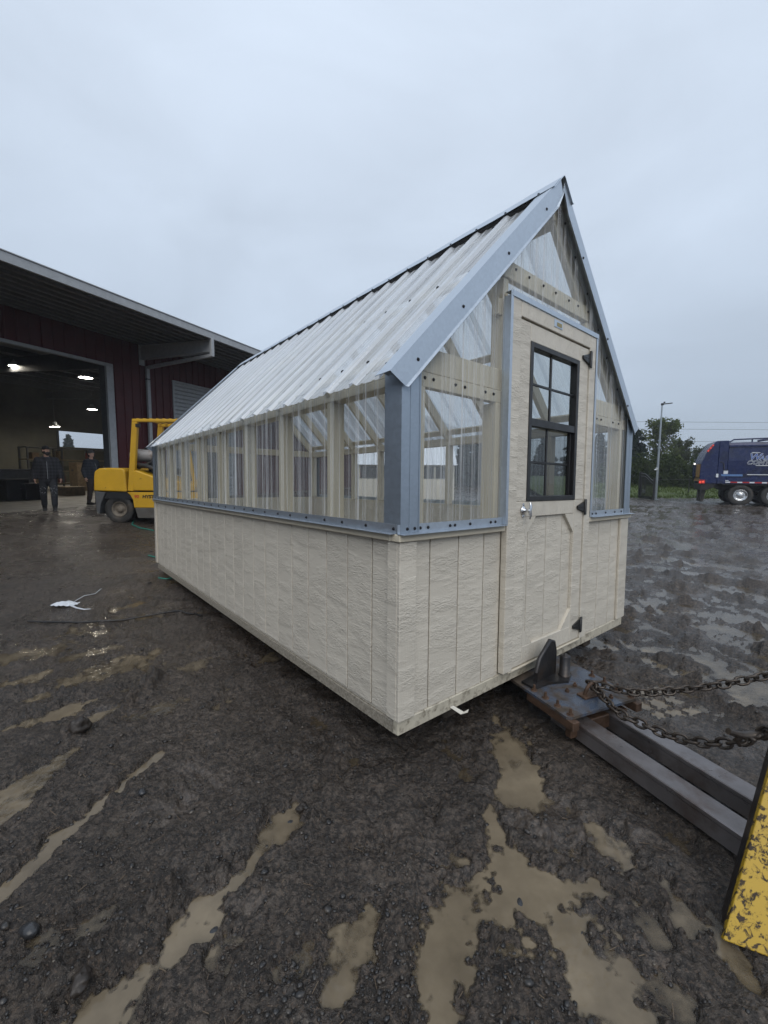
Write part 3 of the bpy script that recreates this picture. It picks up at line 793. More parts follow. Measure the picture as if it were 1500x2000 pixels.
    def corner(x, sx, y, sy):
        mb = MB(); p = [(0, 0), (0, .112), (.002, .112), (.002, .002), (.10, .002), (.10, 0)]
        def tf(px, py): return (x+sx*py*(0) + sx*px, y+sy*py)
        poly = [(x+sx*(-.020+a), y+sy*(-.022+b)) for a, b in ((0, 0), (.112, 0), (.112, .0025), (.0025, .0025), (.0025, .112), (0, .112))]
        if sx*sy < 0: poly = poly[::-1]
        mb.prism(poly, 2, .8535, 1.60 if sy > 0 else 1.56)
        # raised hems and a fold line give the sheet its stiff look
        mb.box((x+sx*.085, y-sy*.0245, .8545), (x+sx*.092, y-sy*.0225, 1.598)); mb.box((x+sx*.03, y-sy*.0235, .8545), (x+sx*.033, y-sy*.0225, 1.59))
        return mb.build('corner_flashing', M_GALVD, g)
    corner(0, 1, 0, 1); corner(GW, -1, 0, 1); corner(0, 1, GL, -1); corner(GW, -1, GL, -1)
    # ---- screws (heads of a few pixels: one part per row)
    def screws(name, pts, nrm, r=.0062):
        mb = MB(); nrm = Vector(nrm).normalized(); q = nrm.to_track_quat('Z', 'Y').to_matrix().to_4x4()
        for p in pts:
            T = Matrix.Translation(Vector(p)) @ q
            mb.lathe([(r*1.5, 0), (r*1.5, .0015), (r, .0018), (r*.9, .006), (0.0001, .0065)], 6, T, False)
        o = mb.build(name, M_SCREW, g, kind='stuff'); return o
    for x in (.085, .58, 1.08):
        pts = [(x, .05+.2286*k+.07, zr(x)+.004) for k in range(21)]
        screws('roof_screws', [(p[0]-.717*.003, p[1], p[2]) for p in pts], (-.717, 0, .697), .0075)
    screws('sill_screws', [(x, -.0215, .872) for x in (.02, .065, .10, .15, .30, .335, .45, .62, .66, 1.80, 1.86, 2.02, 2.18, 2.30)], (0, -1, 0), .0055)
    screws('sill_screws', [(-.0225, .02+.19*k+.01*((k*7) % 3), .872) for k in range(26)], (-1, 0, 0), .0055)
    screws('gable_screws', [(x, -.012, z) for x, z in ((.125, 1.54), (.18, 1.54), (.33, 1.54), (.40, 1.54), (.56, 1.54), (.63, 1.54), (1.83, 1.54), (1.9, 1.54), (2.1, 1.54), (2.2, 1.54),
                              (.12, 1.63), (.2, 1.71), (.33, 1.84), (.43, 1.94), (.60, 2.11), (.68, 2.19), (.78, 2.30), (.80, 2.22), (.93, 2.22), (1.08, 2.22), (1.22, 2.22), (1.38, 2.22), (1.5, 2.22), (1.64, 2.22), (.88, 2.39), (1.02, 2.53), (1.14, 2.65), (1.30, 2.65), (1.44, 2.5), (1.62, 2.33), (1.8, 2.14), (1.95, 1.98), (2.15, 1.79))], (0, -1, 0), .006)
    screws('trim_screws', [(x, -.0345, zr(x)-.045) for x in (.06, .35, .7, 1.05, 1.5, 1.9, 2.3)] + [(.075, -.0235, 1.58), (GW-.075, -.0235, 1.58)], (0, -1, 0), .006)
    screws('ridge_screws', [(GW/2-.085, .05+.2286*k+.02, zr(GW/2)+.034-.085*1.0) for k in range(21)], (-.717, 0, .697), .0065)
    # ---- door surround
    YF = -.039
    for lo, hi in (((.745, YF, .012), (.8275, -.0005, 2.058)), ((1.642, YF, .012), (1.722, -.0005, 2.058))): part('door_trim', M_SID, (lo, hi))
    part('door_trim', M_SIDH, ((.8295, YF, 1.978), (1.6415, -.0005, 2.058)))
    mb = MB()
    for x0, x1 in ((.722, .7445), (1.7225, 1.745)):
        mb.box((x0, YF-.0035, .8535), (x1, YF-.0015, 2.086)); mb.box((x0 if x0 < 1 else x1-.0016, YF-.0012, .8535), ((x0+.0016) if x0 < 1 else x1, .002, 2.062))
    mb.box((.735, YF-.006, 2.0595), (1.745, YF-.0038, 2.088)); mb.box((.735, YF-.0036, 2.0885), (1.745, .003, 2.090))
    mb.build('door_frame_flashing', M_GALV, g)
    part('threshold', M_TRIM, ((.80, YF+.003, -.0), (1.66, .03, .011)))
    # ---- the door itself
    dY = -.030
    door = part('door', M_SID, ((.834, -.008, .016), (1.637, .025, 1.972)), bev=.002)
    # cut-out for the window is framed by rails and stiles; the slab is only the lower panel
    bpy.data.objects.remove(door)
    door = part('door', M_SID, ((.834, -.006, .018), (1.637, .022, .975)), bev=.002)
    def dp(name, mat, lo, hi, bev=.003): return part(name, mat, (lo, hi), bev=bev, parent=door)
    dp('stile', M_SID, (.834, dY, .018), (.9385, -.0065, .9745)); dp('stile', M_SID, (.834, dY, .975), (.9385, .022, 1.972))
    dp('stile', M_SID, (1.517, dY, .018), (1.637, -.0065, .9745)); dp('stile', M_SID, (1.517, dY, .975), (1.637, .022, 1.972))
    dp('rail', M_SIDH, (.939, dY, 1.874), (1.5165, .022, 1.972)); dp('rail', M_SIDH, (.939, dY+.0008, .886), (1.5165, -.0065, .974)); dp('rail', M_SIDH, (.939, dY+.0008, .018), (1.5165, -.0065, .122))
    for k, (x0, x1) in enumerate(((.9395, .995), (1.0, 1.198), (1.203, 1.395), (1.40, 1.516))): dp('panel_board', M_SID, (x0, -.0095, .1225), (x1, -.0065, .8855), .001)
    for tri in (((.939, .8855), (1.048, .8855), (.939, .768)), ((1.5165, .8855), (1.5165, .760), (1.398, .8855)), ((.939, .1225), (.939, .240), (1.046, .1225)), ((1.5165, .1225), (1.392, .1225), (1.5165, .243))):
        MB().prism(tri, 1, dY+.0015, -.0098).build('corner_gusset', M_SIDH, door)
    win = MB()
    x0, x1, z0, z1 = .940, 1.5155, .9755, 1.8735
    fw = .030
    win.box((x0, -.034, z0), (x0+fw, .015, z1), .003); win.box((x1-fw, -.034, z0), (x1, .015, z1), .003)
    win.box((x0+fw, -.034, z0), (x1-fw, .015, z0+fw), .003); win.box((x0+fw, -.034, z1-fw), (x1-fw, .015, z1), .003)
    win = win.build('window', M_BLACK, door)
    def wp(name, mat, lo, hi, bev=.002): return part(name, mat, (lo, hi), bev=bev, parent=win)
    # one level too deep is not allowed, so the window is a part and its pieces hang from the door
    win_children = []
    for nm, mat, lo, hi in (('meeting_rail', M_BLACK, (x0+fw, -.030, 1.408), (x1-fw, .012, 1.452)),
                            ('sash_stile', M_BLACK, (x1-fw-.020, -.012, z0+fw), (x1-fw, .012, 1.408)),
                            ('muntin', M_BLACK, (1.192, -.014, 1.452), (1.208, -.002, z1-fw)), ('muntin', M_BLACK, (x0+fw, -.0135, 1.642), (x1-fw, -.0025, 1.656)),
                            ('muntin', M_BLACK, (1.192, .000, z0+fw), (1.208, .010, 1.408)), ('muntin', M_BLACK, (x0+fw, .0005, 1.197), (x1-fw-.02, .0095, 1.211))):
        dp(nm, mat, lo, hi, .002)
    for (a, b) in (((x0+fw, 1.452), (1.192, 1.642)), ((1.208, 1.452), (x1-fw, 1.642)), ((x0+fw, 1.656), (1.192, z1-fw)), ((1.208, 1.656), (x1-fw, z1-fw))):
        MB().add([(a[0], -.008, a[1]), (b[0], -.008, a[1]), (b[0], -.008, b[1]), (a[0], -.008, b[1])], [(0, 1, 2, 3)]).build('pane', M_GLASS, door)
    for (a, b) in (((x0+fw, z0+fw), (1.192, 1.197)), ((1.208, z0+fw), (x1-fw-.02, 1.197)), ((x0+fw, 1.211), (1.192, 1.408)), ((1.208, 1.211), (x1-fw-.02, 1.408))):
        MB().add([(a[0], .005, a[1]), (b[0], .005, a[1]), (b[0], .005, b[1]), (a[0], .005, b[1])], [(0, 1, 2, 3)]).build('pane', M_GLASSD, door)
    for zc in (1.905, .925, .112):
        mb = MB(); mb.box((1.640, YF-.006, zc-.052), (1.664, YF-.0006, zc+.052), .002)
        mb.prism([(1.634, zc-.035), (1.634, zc+.035), (1.545, zc+.009), (1.545, zc-.009)], 1, YF-.004, dY-.001)
        mb.lathe([(.007, -.052), (.0075, .052), (.0001, .054)], 10, Matrix.Translation((1.6385, YF-.006, zc)))
        for sx in (1.56, 1.585, 1.612): mb.lathe([(.004, 0), (.003, .003), (.0001, .0032)], 6, Matrix.Translation((sx, YF-.0041, zc)) @ Matrix.Rotation(math.pi/2, 4, 'X'))
        mb.build('hinge', M_BLACK, door)
    mb = MB(); T = Matrix.Translation((.905, dY-.001, .925)) @ Matrix.Rotation(math.pi/2, 4, 'X')
    mb.lathe([(.024, 0), (.026, .004), (.020, .010), (.011, .013), (.010, .038), (.013, .046), (.0001, .050)], 16, T)
    for ks in (-1, 1): mb.lathe([(.008, 0), (.009, .004), (.0001, .006)], 10, Matrix.Translation((.905, dY-.001, .925+.032*ks)) @ Matrix.Rotation(math.pi/2, 4, 'X'))
    mb.box((.896, dY-.006, .886), (.914, dY-.0005, .965), .003)
    mb.tube([(.905, dY-.046, .878), (.905, dY-.050, .90), (.905, dY-.046, .925), (.905, dY-.050, .95), (.905, dY-.046, .972)], [.005, .009, .010, .009, .005], 10)
    mb.build('handle', M_CHROME, door)
    pl = MB(); pl.box((1.165, YF-.003, 2.005), (1.262, YF-.0008, 2.047), .001); pl = pl.build('name_plate', M_GALV, g)
    M_GOLD = simple('brass_label', (.30, .24, .09), .4, .3)
    MB().box((1.195, YF-.0042, 2.013), (1.250, YF-.0032, 2.035)).build('label', M_GOLD, pl)
    # torn building-paper tag hanging from the skirt
    mb = MB(); mb.add([(.335, -.009, -.045), (.36, -.011, -.045), (.395, -.05, -.072), (.372, -.05, -.078), (.42, -.062, -.062), (.41, -.064, -.075)], [(0, 1, 2, 3), (3, 2, 4, 5)])
    o = mb.build('loose_strip', simple('white_strip', (.6, .57, .5), .5), g); o.modifiers.new('t', 'SOLIDIFY').thickness = .0015
    return g
GH = greenhouse()
# ================================================================== tow plate, fork beams, chains, yellow upright
def tow_plate():
    zt = .200
    g = thing('fork_attachment', 'rusty blue steel lifting plate with two long beams under the greenhouse door', 'fork attachment', (1.10, 2.2, 0))
    off = Vector((-1.10, -2.2, 0))
    u = Vector((.39, -.921, 0)).normalized(); v = Vector((-u.y, u.x, 0))
    c0 = Vector((1.16, 2.08, 0))            # middle of the front edge
    def P(a, b, z): return c0 + u*a + v*b + off + Vector((0, 0, z))
    R4 = Matrix(((u.x, v.x, 0, (c0+off).x), (u.y, v.y, 0, (c0+off).y), (0, 0, 1, 0), (0, 0, 0, 1)))
    mb = MB(); mb.prism([(-.62, -.255), (-.62, .255), (-.01, .255), (.005, .235), (.005, -.235), (-.01, -.255)], 2, zt-.014, zt, R4)
    pl = mb.build('plate', M_STEEL, g)
    for s in (-1, 1):
        mb = MB(); mb.box((-.30, s*.228-.022, zt-.062), (.03, s*.228+.022, zt-.0145), .003, R4); mb.build('side_rail', M_RUST, g)
        for k in range(4):
            a = -.27+k*.085; mb = MB(); T = R4 @ Matrix.Translation((a, s*.222, zt))
            mb.lathe([(.014, 0), (.014, .010), (.0075, .0101), (.007, .034), (.0001, .0345)], 6, T, False); mb.lathe([(.019, .0003), (.019, .003), (.010, .0031)], 12, T)
            mb.build('bolt', M_RUST, g)
    for a, b in ((-.19, -.06), (-.22, .03), (-.05, .11)):
        mb = MB(); T = R4 @ Matrix.Translation((a, b, zt)); mb.lathe([(.012, 0), (.012, .012), (.006, .0121), (.006, .022), (.0001, .0225)], 6, T, False); mb.build('bolt', M_RUST, g)
    # two rectangular beams running back to the mover
    for b in (-.115, .115):
        mb = MB(); mb.box((-.20, b-.050, zt-.085), (.80, b+.050, zt-.0625), .004, R4)
        mb.box((-.20, b-.047, zt-.150), (.80, b-.036, zt-.0852), 0, R4); mb.box((-.20, b+.036, zt-.150), (.80, b+.047, zt-.0852), 0, R4)
        mb.build('beam', M_BEAM, g)
    mb = MB(); mb.box((-.06, -.205, zt-.140), (-.02, .205, zt-.0655), .004, R4); mb.build('cross_bar', M_RUST, g)
    # upright catch that bears on the door end, with its round post
    mb = MB(); base = [(-.50, -.20), (-.33, -.235), (-.30, -.235)]
    prof = [(0, 0), (.185, 0), (.200, .012), (.200, .15), (.180, .205), (.145, .222), (.025, .135), (0, .075)]
    e1 = Vector((.7697, .6381, 0)).normalized(); nn = Vector((e1.y, -e1.x, 0))
    b0 = Vector((.865, 2.325, zt)) + off
    T = Matrix(((e1.x, nn.x, 0, b0.x), (e1.y, nn.y, 0, b0.y), (0, 0, 1, b0.z), (0, 0, 0, 1)))
    mb.prism(prof, 1, .012, .034, T)
    mb.tube([T @ Vector((.002, .023, .07)), T @ Vector((.035, .023, .145)), T @ Vector((.145, .023, .225)), T @ Vector((.182, .023, .208)), T @ Vector((.201, .023, .15)), T @ Vector((.201, .023, .0))], .014, 8)
    mb.prism([(-.05, -.035), (.22, -.035), (.275, .10), (.17, .135), (.06, .075), (-.06, .055)], 2, .0005, .014, T)
    mb.build('catch', M_DSTEEL, g)
    mb = MB(); T2 = T @ Matrix.Translation((.215, .085, .014))
    mb.lathe([(.036, 0), (.036, .006), (.030, .008), (.030, .118), (.027, .123), (.012, .1235), (.011, .134), (.0001, .1345)], 18, T2)
    mb.build('pin_post', M_DSTEEL, g)
    # shackle eye on the plate
    mb = MB(); cpt = P(-.115, .035, zt+.012); ring = []
    for k in range(11):
        a = math.pi*k/10; ring.append(cpt + v*(.046*math.cos(a)) + Vector((0, 0, .066*math.sin(a))) + u*(.010*math.sin(a)))
    mb.tube(ring, .010, 8); mb.build('shackle', M_RUST, g)
    mb = MB(); T = R4 @ Matrix.Translation((-.115, .035, zt)); mb.box((-.03, -.075, .0005), (.03, .075, .012), .002, T); mb.build('shackle_pad', M_RUST, g)
    return cpt - off
SHK = tow_plate()
LINKCACHE = {}
def link_mesh(L, w, r):
    k = (round(L, 4), round(r, 4))
    if k not in LINKCACHE:
        mb = MB(); pts = []; h = L/2-w/2
        for i in range(7): a = -math.pi/2+math.pi*i/6; pts.append((h+w/2*math.cos(a), w/2*math.sin(a), 0))
        for i in range(7): a = math.pi/2+math.pi*i/6; pts.append((-h+w/2*math.cos(a), w/2*math.sin(a), 0))
        mb.tube(pts, r, 7, closed=True); LINKCACHE[k] = mb.mesh('link', M_CHAIN)
    return LINKCACHE[k]
def chain(path, pitch, r, label, hook=False):
    path = [Vector(p) for p in path]
    # dense polyline through the points (Catmull-Rom)
    P_ = [path[0]*2-path[1]] + path + [path[-1]*2-path[-2]]; dense = []
    for i in range(1, len(P_)-2):
        for k in range(40):
            t = k/40; a, b, c, d = P_[i-1:i+3]
            dense.append(.5*((2*b)+(c-a)*t+(2*a-5*b+4*c-d)*t*t+(3*b-a-3*c+d)*t**3))
    dense.append(path[-1])
    g = thing('chain', label, 'chain', path[0], group='chains on the lifting plate'); org = path[0].copy()
    acc = 0; nxt = 0; n = 0; roll = random.uniform(0, 3)
    for a, b in zip(dense[:-1], dense[1:]):
        seg = (b-a).length
        while nxt <= acc+seg and seg > 0:
            p = a+(b-a)*((nxt-acc)/seg); d = (b-a).normalized()
            o = put('link', link_mesh(pitch*1.38, pitch*.95, r), g, p-org)
            q = d.to_track_quat('X', 'Z'); from mathutils import Quaternion
            q = q @ Quaternion((1, 0, 0), (math.pi/2 if n % 2 else 0)+roll+random.uniform(-.25, .25)); o.rotation_mode = 'QUATERNION'; o.rotation_quaternion = q
            nxt += pitch; n += 1
        acc += seg
    return g
S0 = SHK + Vector((.0, .0, .058))
chain([S0, atY(1240, 1352, 2.08), atY(1330, 1347, 2.02), atY(1430, 1333, 1.96), atY(1540, 1308, 1.90), atY(1700, 1255, 1.80)], .040, .0064, 'taut rusty chain running up right from the lifting plate')
CH2 = chain([S0+Vector((.004, -.01, -.012)), atY(1205, 1388, 1.98), atY(1250, 1412, 1.90), atY(1320, 1440, 1.80), atY(1400, 1452, 1.70), atY(1470, 1440, 1.62), atY(1540, 1405, 1.56), atY(1700, 1300, 1.5)], .040, .0070, 'slack sagging chain looping low over the two beams')
def hook():
    p = atY(1462, 1438, 1.615)
    g = thing('chain_binder', 'dark steel grab hook at the low end of the slack chain', 'chain hook', p)
    mb = MB(); mb.tube([(-.085, 0, .022), (-.06, .0, .012), (-.02, 0, .002), (.03, 0, .004), (.06, 0, .02), (.10, 0, .045)], [.013, .013, .016, .019, .018, .014], 10); mb.build('shank', M_CHAIN, g)
    mb = MB(); mb.tube([(-.03, 0, .0), (-.05, 0, -.02), (-.035, .0, -.036), (-.008, 0, -.030), (-.004, 0, -.014)], [.011, .011, .010, .008, .005], 9); mb.build('hook', M_CHAIN, g)
    mb = MB(); mb.lathe([(.008, -.03), (.008, .03), (.0001, .031)], 8, Matrix.Rotation(math.pi/2, 4, 'X')); mb.build('pin', M_CHAIN, g)
hook()
def yellow():
    a = gnd(1450, 1862, .0); a = Vector((a.x, a.y, .0)); b = atY(1566, 1420, 1.36); b = a+(b-a)*1.6
    g = thing('yellow_upright', 'scuffed yellow steel upright leaning at the right edge of the picture', 'steel upright', a)
    d = b-a; z = d.normalized(); view = (a-Vector((0, 0, H))).normalized(); x = z.cross(view).normalized(); y = z.cross(x)
    T = Matrix(((x.x, y.x, z.x, 0), (x.y, y.y, z.y, 0), (x.z, y.z, z.z, 0), (0, 0, 0, 1))) @ Matrix.Rotation(.35, 4, 'Z')
    mb = MB(); w = .052
    # flat face with a bevelled toe
    mb.prism([(-w, .035), (w, .0), (w, d.length), (-w, d.length)], 1, -.012, .012, T); 
    o = mb.build('face_plate', M_YEL, g); bv = o.modifiers.new('b', 'BEVEL'); bv.width = .003; bv.segments = 2
    mb = MB(); mb.prism([(-.0122, .03), (-.060, .06), (-.060, d.length-.02), (-.0122, d.length-.02)], 0, .022, w-.003, T); mb.build('web', M_DSTEEL, g)
    mb = MB(); mb.box((-.02, .0122, d.length*.62), (.02, .0145, d.length*.72), .001, T); mb.build('weld_pad', M_YEL, g)
yellow()
# ================================================================== workshop building
def workshop():
    g = thing('workshop_building', 'dark red metal workshop with wide roof overhang and an open bay', 'building', (J.x, J.y, .22))
    g.rotation_euler = (0, 0, math.pi/2-WA)       # local x along the wall (away), local -y outward
    # local frame: x = along wall, y = inward, z up from slab
    Z = lambda z: z-.22
    S0_, S1_ = -26.0, 40.0
    def ribbed(x0, x1, z0, z1, name='wall_cladding'):
        """cladding sheet with raised ribs every 0.3 m"""
        mb = MB(); mb.box((x0, .0, z0), (x1, .03, z1))
        k = x0+.08
        while k < x1-.05:
            mb.prism([(k-.035, 0), (k-.018, -.032), (k+.018, -.032), (k+.035, 0)][::-1], 2, z0+.001, z1-.001); k += .305
        return mb.build(name, M_RED, g)
    top = Z(5.97)
    ribbed(.03, 2.34, .0, top); ribbed(5.62, S1_, .0, top); ribbed(2.34, 5.62, Z(4.84), top); ribbed(-10, .03, Z(4.85), top); ribbed(S0_, -10, 0, top)
    # bay opening trim
    def tp(name, mat, lo, hi, bev=.006): return MB().box(lo, hi, bev).build(name, mat, g)
    tp('door_jamb', M_GREYM, (-.20, -.05, 0), (.028, .05, Z(4.80))); tp('door_jamb', M_DGREY, (-.20, .052, 0), (-.05, .34, Z(4.80)))
    tp('door_head', M_GREYM, (-10, -.05, Z(4.802)), (.028, .06, Z(4.90))); tp('door_jamb', M_GREYM, (-10.1, -.05, 0), (-9.95, .05, Z(4.80)))
    # roll-up door beyond the downspout
    rd = MB()
    for k in range(30): rd.prism([(.04, Z(.22)+k*.1527+.003), (.012, Z(.22)+k*.1527+.03), (.012, Z(.22)+k*.1527+.12), (.04, Z(.22)+k*.1527+.150)][::-1], 0, 2.42, 5.54)
    rd = rd.build('roll_up_door', M_GREYM, g)
    for lo, hi in (((2.34, -.045, 0), (2.418, .05, Z(4.76))), ((5.542, -.045, 0), (5.62, .05, Z(4.76))), ((2.34, -.045, Z(4.762)), (5.62, .05, Z(4.84)))): MB().box(lo, hi, .004).build('door_trim', M_GREYM, g)
    # roof plane: rises inward; deck sheet with purlins under the eave
    OUT = -3.38
    rz = lambda y: Z(5.78) + (y-OUT)*.055
    mb = MB(); mb.add([(S0_-1, OUT, rz(OUT)), (S1_+.5, OUT, rz(OUT)), (S1_+.5, 21, rz(21)), (S0_-1, 21, rz(21))], [(0, 1, 2, 3)])
    rf = mb.build('roof', M_DECK, g); rf.modifiers.new('t', 'SOLIDIFY').thickness = .05
    for i in range(9):
        y = OUT+.22+i*.37
        mb = MB(); mb.box((S0_, y-.03, rz(y)-.19), (S1_, y+.03, rz(y)-.052), .004); mb.box((S0_, y+.03, rz(y)-.19), (S1_, y+.075, rz(y)-.178)); mb.build('purlin', M_DECK, g)
    for i in range(10):
        y = 1.2+i*1.9
        mb = MB(); mb.box((S0_, y-.04, rz(y)-.26), (20, y+.04, rz(y)-.053), .004); mb.build('purlin', M_DGREY, g)
    for x in (-13, -6.5, 1.0, 8.5, 16):
        mb = MB(); y0, y1 = .4, 19.8
        mb.prism([(y0, rz(y0)-.95), (y1, rz(y1)-.75), (y1, rz(y1)-.27), (y0, rz(y0)-.27)], 0, x-.05, x+.05); mb.build('roof_girder', M_DGREY, g)
    # fascia and gutter
    mb = MB(); mb.box((S0_-1, OUT-.07, rz(OUT)-.17), (S1_+.5, OUT-.003, rz(OUT)+.035), .006); mb.build('fascia', M_GREYM, g)
    mb = MB(); mb.box((S0_-1, OUT-.092, rz(OUT)+.036), (S1_+.5, OUT+.06, rz(OUT)+.062), .004); mb.build('eave_flashing', M_GREYM, g)
    # cantilever beam carrying the overhang, gutter pipe slung beneath it and the downspout
    for x in (1.08, 9.1, 17.1, -7.0):
        mb = MB(); zt0, zt1 = rz(-.03)-.20, rz(OUT+.02)-.20
        mb.prism([(-.035, zt0), (-.035, Z(5.31)), (OUT+.02, Z(5.23)), (OUT+.02, zt1)], 0, x-.012, x+.012)
        for zt, tk in ((0, .02),):
            mb.prism([(-.035, zt0), (-.035, zt0-.02), (OUT+.02, zt1-.02), (OUT+.02, zt1)], 0, x-.09, x+.09)
            mb.prism([(-.035, Z(5.31)), (-.035, Z(5.29)), (OUT+.02, Z(5.21)), (OUT+.02, Z(5.23))], 0, x-.09, x+.09)
        mb.box((x-.10, -.06, Z(5.10)), (x+.10, -.0355, Z(5.95)))
        mb.build('cantilever_beam', M_GREYM, g)
        mb = MB(); mb.beam((x-.02, OUT-.03, Z(5.62)), (x-.02, OUT-.03, Z(5.06)), .12, .10, (0, 1, 0), .008); mb.beam((x-.02, OUT-.03, Z(5.10)), (x+.17, -.10, Z(5.05)), .10, .10, (0, 0, 1), .008)
        mb.beam((x+.17, -.10, Z(5.09)), (x+.17, -.10, .02), .12, .10, (0, 1, 0), .008)
        dsp = mb.build('downspout', M_GREYM, g)
        for zz in (3.0, 4.4): MB().box((x+.10, -.158, zz), (x+.24, -.035, zz+.04)).build('strap', M_BLACK, dsp)
    # inside: back and end walls, doorway at the back
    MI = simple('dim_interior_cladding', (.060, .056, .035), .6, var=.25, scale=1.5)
    D = 20.0
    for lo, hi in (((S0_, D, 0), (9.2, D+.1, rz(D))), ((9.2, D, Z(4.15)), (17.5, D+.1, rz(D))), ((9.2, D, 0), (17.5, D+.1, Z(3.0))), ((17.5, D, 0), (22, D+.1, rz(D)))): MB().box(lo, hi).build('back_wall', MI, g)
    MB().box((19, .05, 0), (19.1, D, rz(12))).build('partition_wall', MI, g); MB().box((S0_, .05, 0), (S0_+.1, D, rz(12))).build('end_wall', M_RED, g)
    MB().box((9.05, D-.06, 0), (9.2, D+.12, Z(4.15)), .005).build('back_door_trim', M_BLACK, g)
    MB().box((S1_-.1, .05, 0), (S1_, 20, rz(2))).build('end_wall', M_RED, g)
    # slab
    mb = MB(); mb.box((S0_, -.25, -.2), (S1_, D+.3, .012)); o = mb.build('concrete_floor', M_CONC, g)
    # wall lamp at the left edge
    MB().box((-3.25, -.16, Z(5.45)), (-3.02, -.034, Z(5.62)), .02).build('wall_pack', M_GREYM, g)
    return g
WS = workshop()
def wsp(x, y, z): return WS.matrix_basis @ Vector((x, y, z))
M_LAMP = emis('lamp_glow', (1, .93, .80), 70)
def hanging_lamp(px, py, Y, lab):
    p = atY(px, py, Y); g = thing('high_bay_lamp', lab, 'ceiling lamp', p, group='lamps inside the workshop')
    mb = MB(); mb.lathe([(.02, .34), (.10, .32), (.14, .20), (.30, .05), (.31, .0), (.29, .0), (.28, .04), (.13, .18), (.05, .30)], 20); mb.build('reflector', M_GREYM, g)
    mb = MB(); mb.lathe([(.0001, .012), (.27, .012), (.27, .02), (.0001, .021)], 20); mb.build('lens', M_LAMP, g)
    mb = MB(); mb.tube([(0, 0, .34), (0, 0, max(.5, 6.3-p.z+(Y-14)*.02))], .012, 6); mb.build('rod', M_DGREY, g)
    ld = bpy.data.lights.new('lamp_light', 'AREA'); ld.shape = 'DISK'; ld.size = .5; ld.energy = 45; ld.color = (1, .92, .78)
    l = bpy.data.objects.new('lamp_light', ld); COL.objects.link(l); l.parent = g; l.location = (0, 0, -.02)
hanging_lamp(33, 716, 18.5, 'lit lamp nearest the left edge of the picture, high in the workshop')
hanging_lamp(167, 738, 20.5, 'lit lamp high in the workshop bay, nearest the grey door jamb top')
hanging_lamp(180, 800, 28.0, 'lit lamp above the far open doorway of the workshop')
hanging_lamp(107, 834, 27.0, 'lowest lit lamp, above the man in the plaid jacket')
# ================================================================== text
def text_mesh(body, size, mat, bold=0.0, shear=0.0, extrude=.002, xs=1.0, sp=1.0):
    c = bpy.data.curves.new('txt', 'FONT'); c.body = body; c.size = size; c.offset = bold; c.shear = shear; c.extrude = extrude; c.align_x = 'LEFT'; c.space_character = sp
    o = bpy.data.objects.new('tmp', c); COL.objects.link(o); dg = bpy.context.evaluated_depsgraph_get()
    me = bpy.data.meshes.new_from_object(o.evaluated_get(dg), depsgraph=dg); bpy.data.objects.remove(o); me.materials.clear(); me.materials.append(mat)
    if xs != 1.0: me.transform(Matrix.Diagonal((xs, 1, 1, 1)))
    return me
RX90 = (math.pi/2, 0, 0)
def wheel(g, c, r, w, rim_r, ysign, mrim, holes=0, name='wheel'):
    """wheel with its axle along local y; ysign -1: outer face towards -y"""
    T = Matrix.Translation(c) @ Matrix.Rotation(math.pi/2*(1 if ysign < 0 else -1), 4, 'X')     # +z of the lathe -> outer side
    mb = MB(); h = w/2
    mb.lathe([(rim_r, -h*.7), (rim_r*1.06, -h), (r*.93, -h*.98), (r, -h*.75), (r, h*.75), (r*.97, h*.93), (r*.90, h), (r*.80, h*1.02), (rim_r*1.06, h), (rim_r, h*.75)], 40, T)
    for k in range(22):
        a = 2*math.pi*k/22; R_ = T @ Matrix.Rotation(a, 4, 'Z'); mb.box((r*.985, -.018, h*.15), (r*1.018, .018, h*.92), 0, R_); R2 = T @ Matrix.Rotation(a+.14, 4, 'Z'); mb.box((r*.985, -.018, -h*.92), (r*1.018, .018, -h*.15), 0, R2)
    ty = mb.build(name, M_RUB, g)
    mb = MB(); mb.lathe([(rim_r, h*.72), (rim_r*.96, h*.86), (rim_r*.88, h*.80), (rim_r*.84, h*.35), (rim_r*.45, h*.25), (rim_r*.40, h*.55), (rim_r*.34, h*.66), (rim_r*.2, h*.72), (.0001, h*.73)], 32, T)
    rm = mb.build('rim', mrim, ty)
    mb = MB()
    for k in range(holes):
        a = 2*math.pi*k/holes; mb.lathe([(rim_r*.055, 0), (rim_r*.05, .02), (.0001, .024)], 6, T @ Matrix.Rotation(a, 4, 'Z') @ Matrix.Translation((rim_r*.60, 0, h*.30)), False)
    if holes: mb.build('wheel_nuts', mrim, ty, kind='stuff')
    return ty
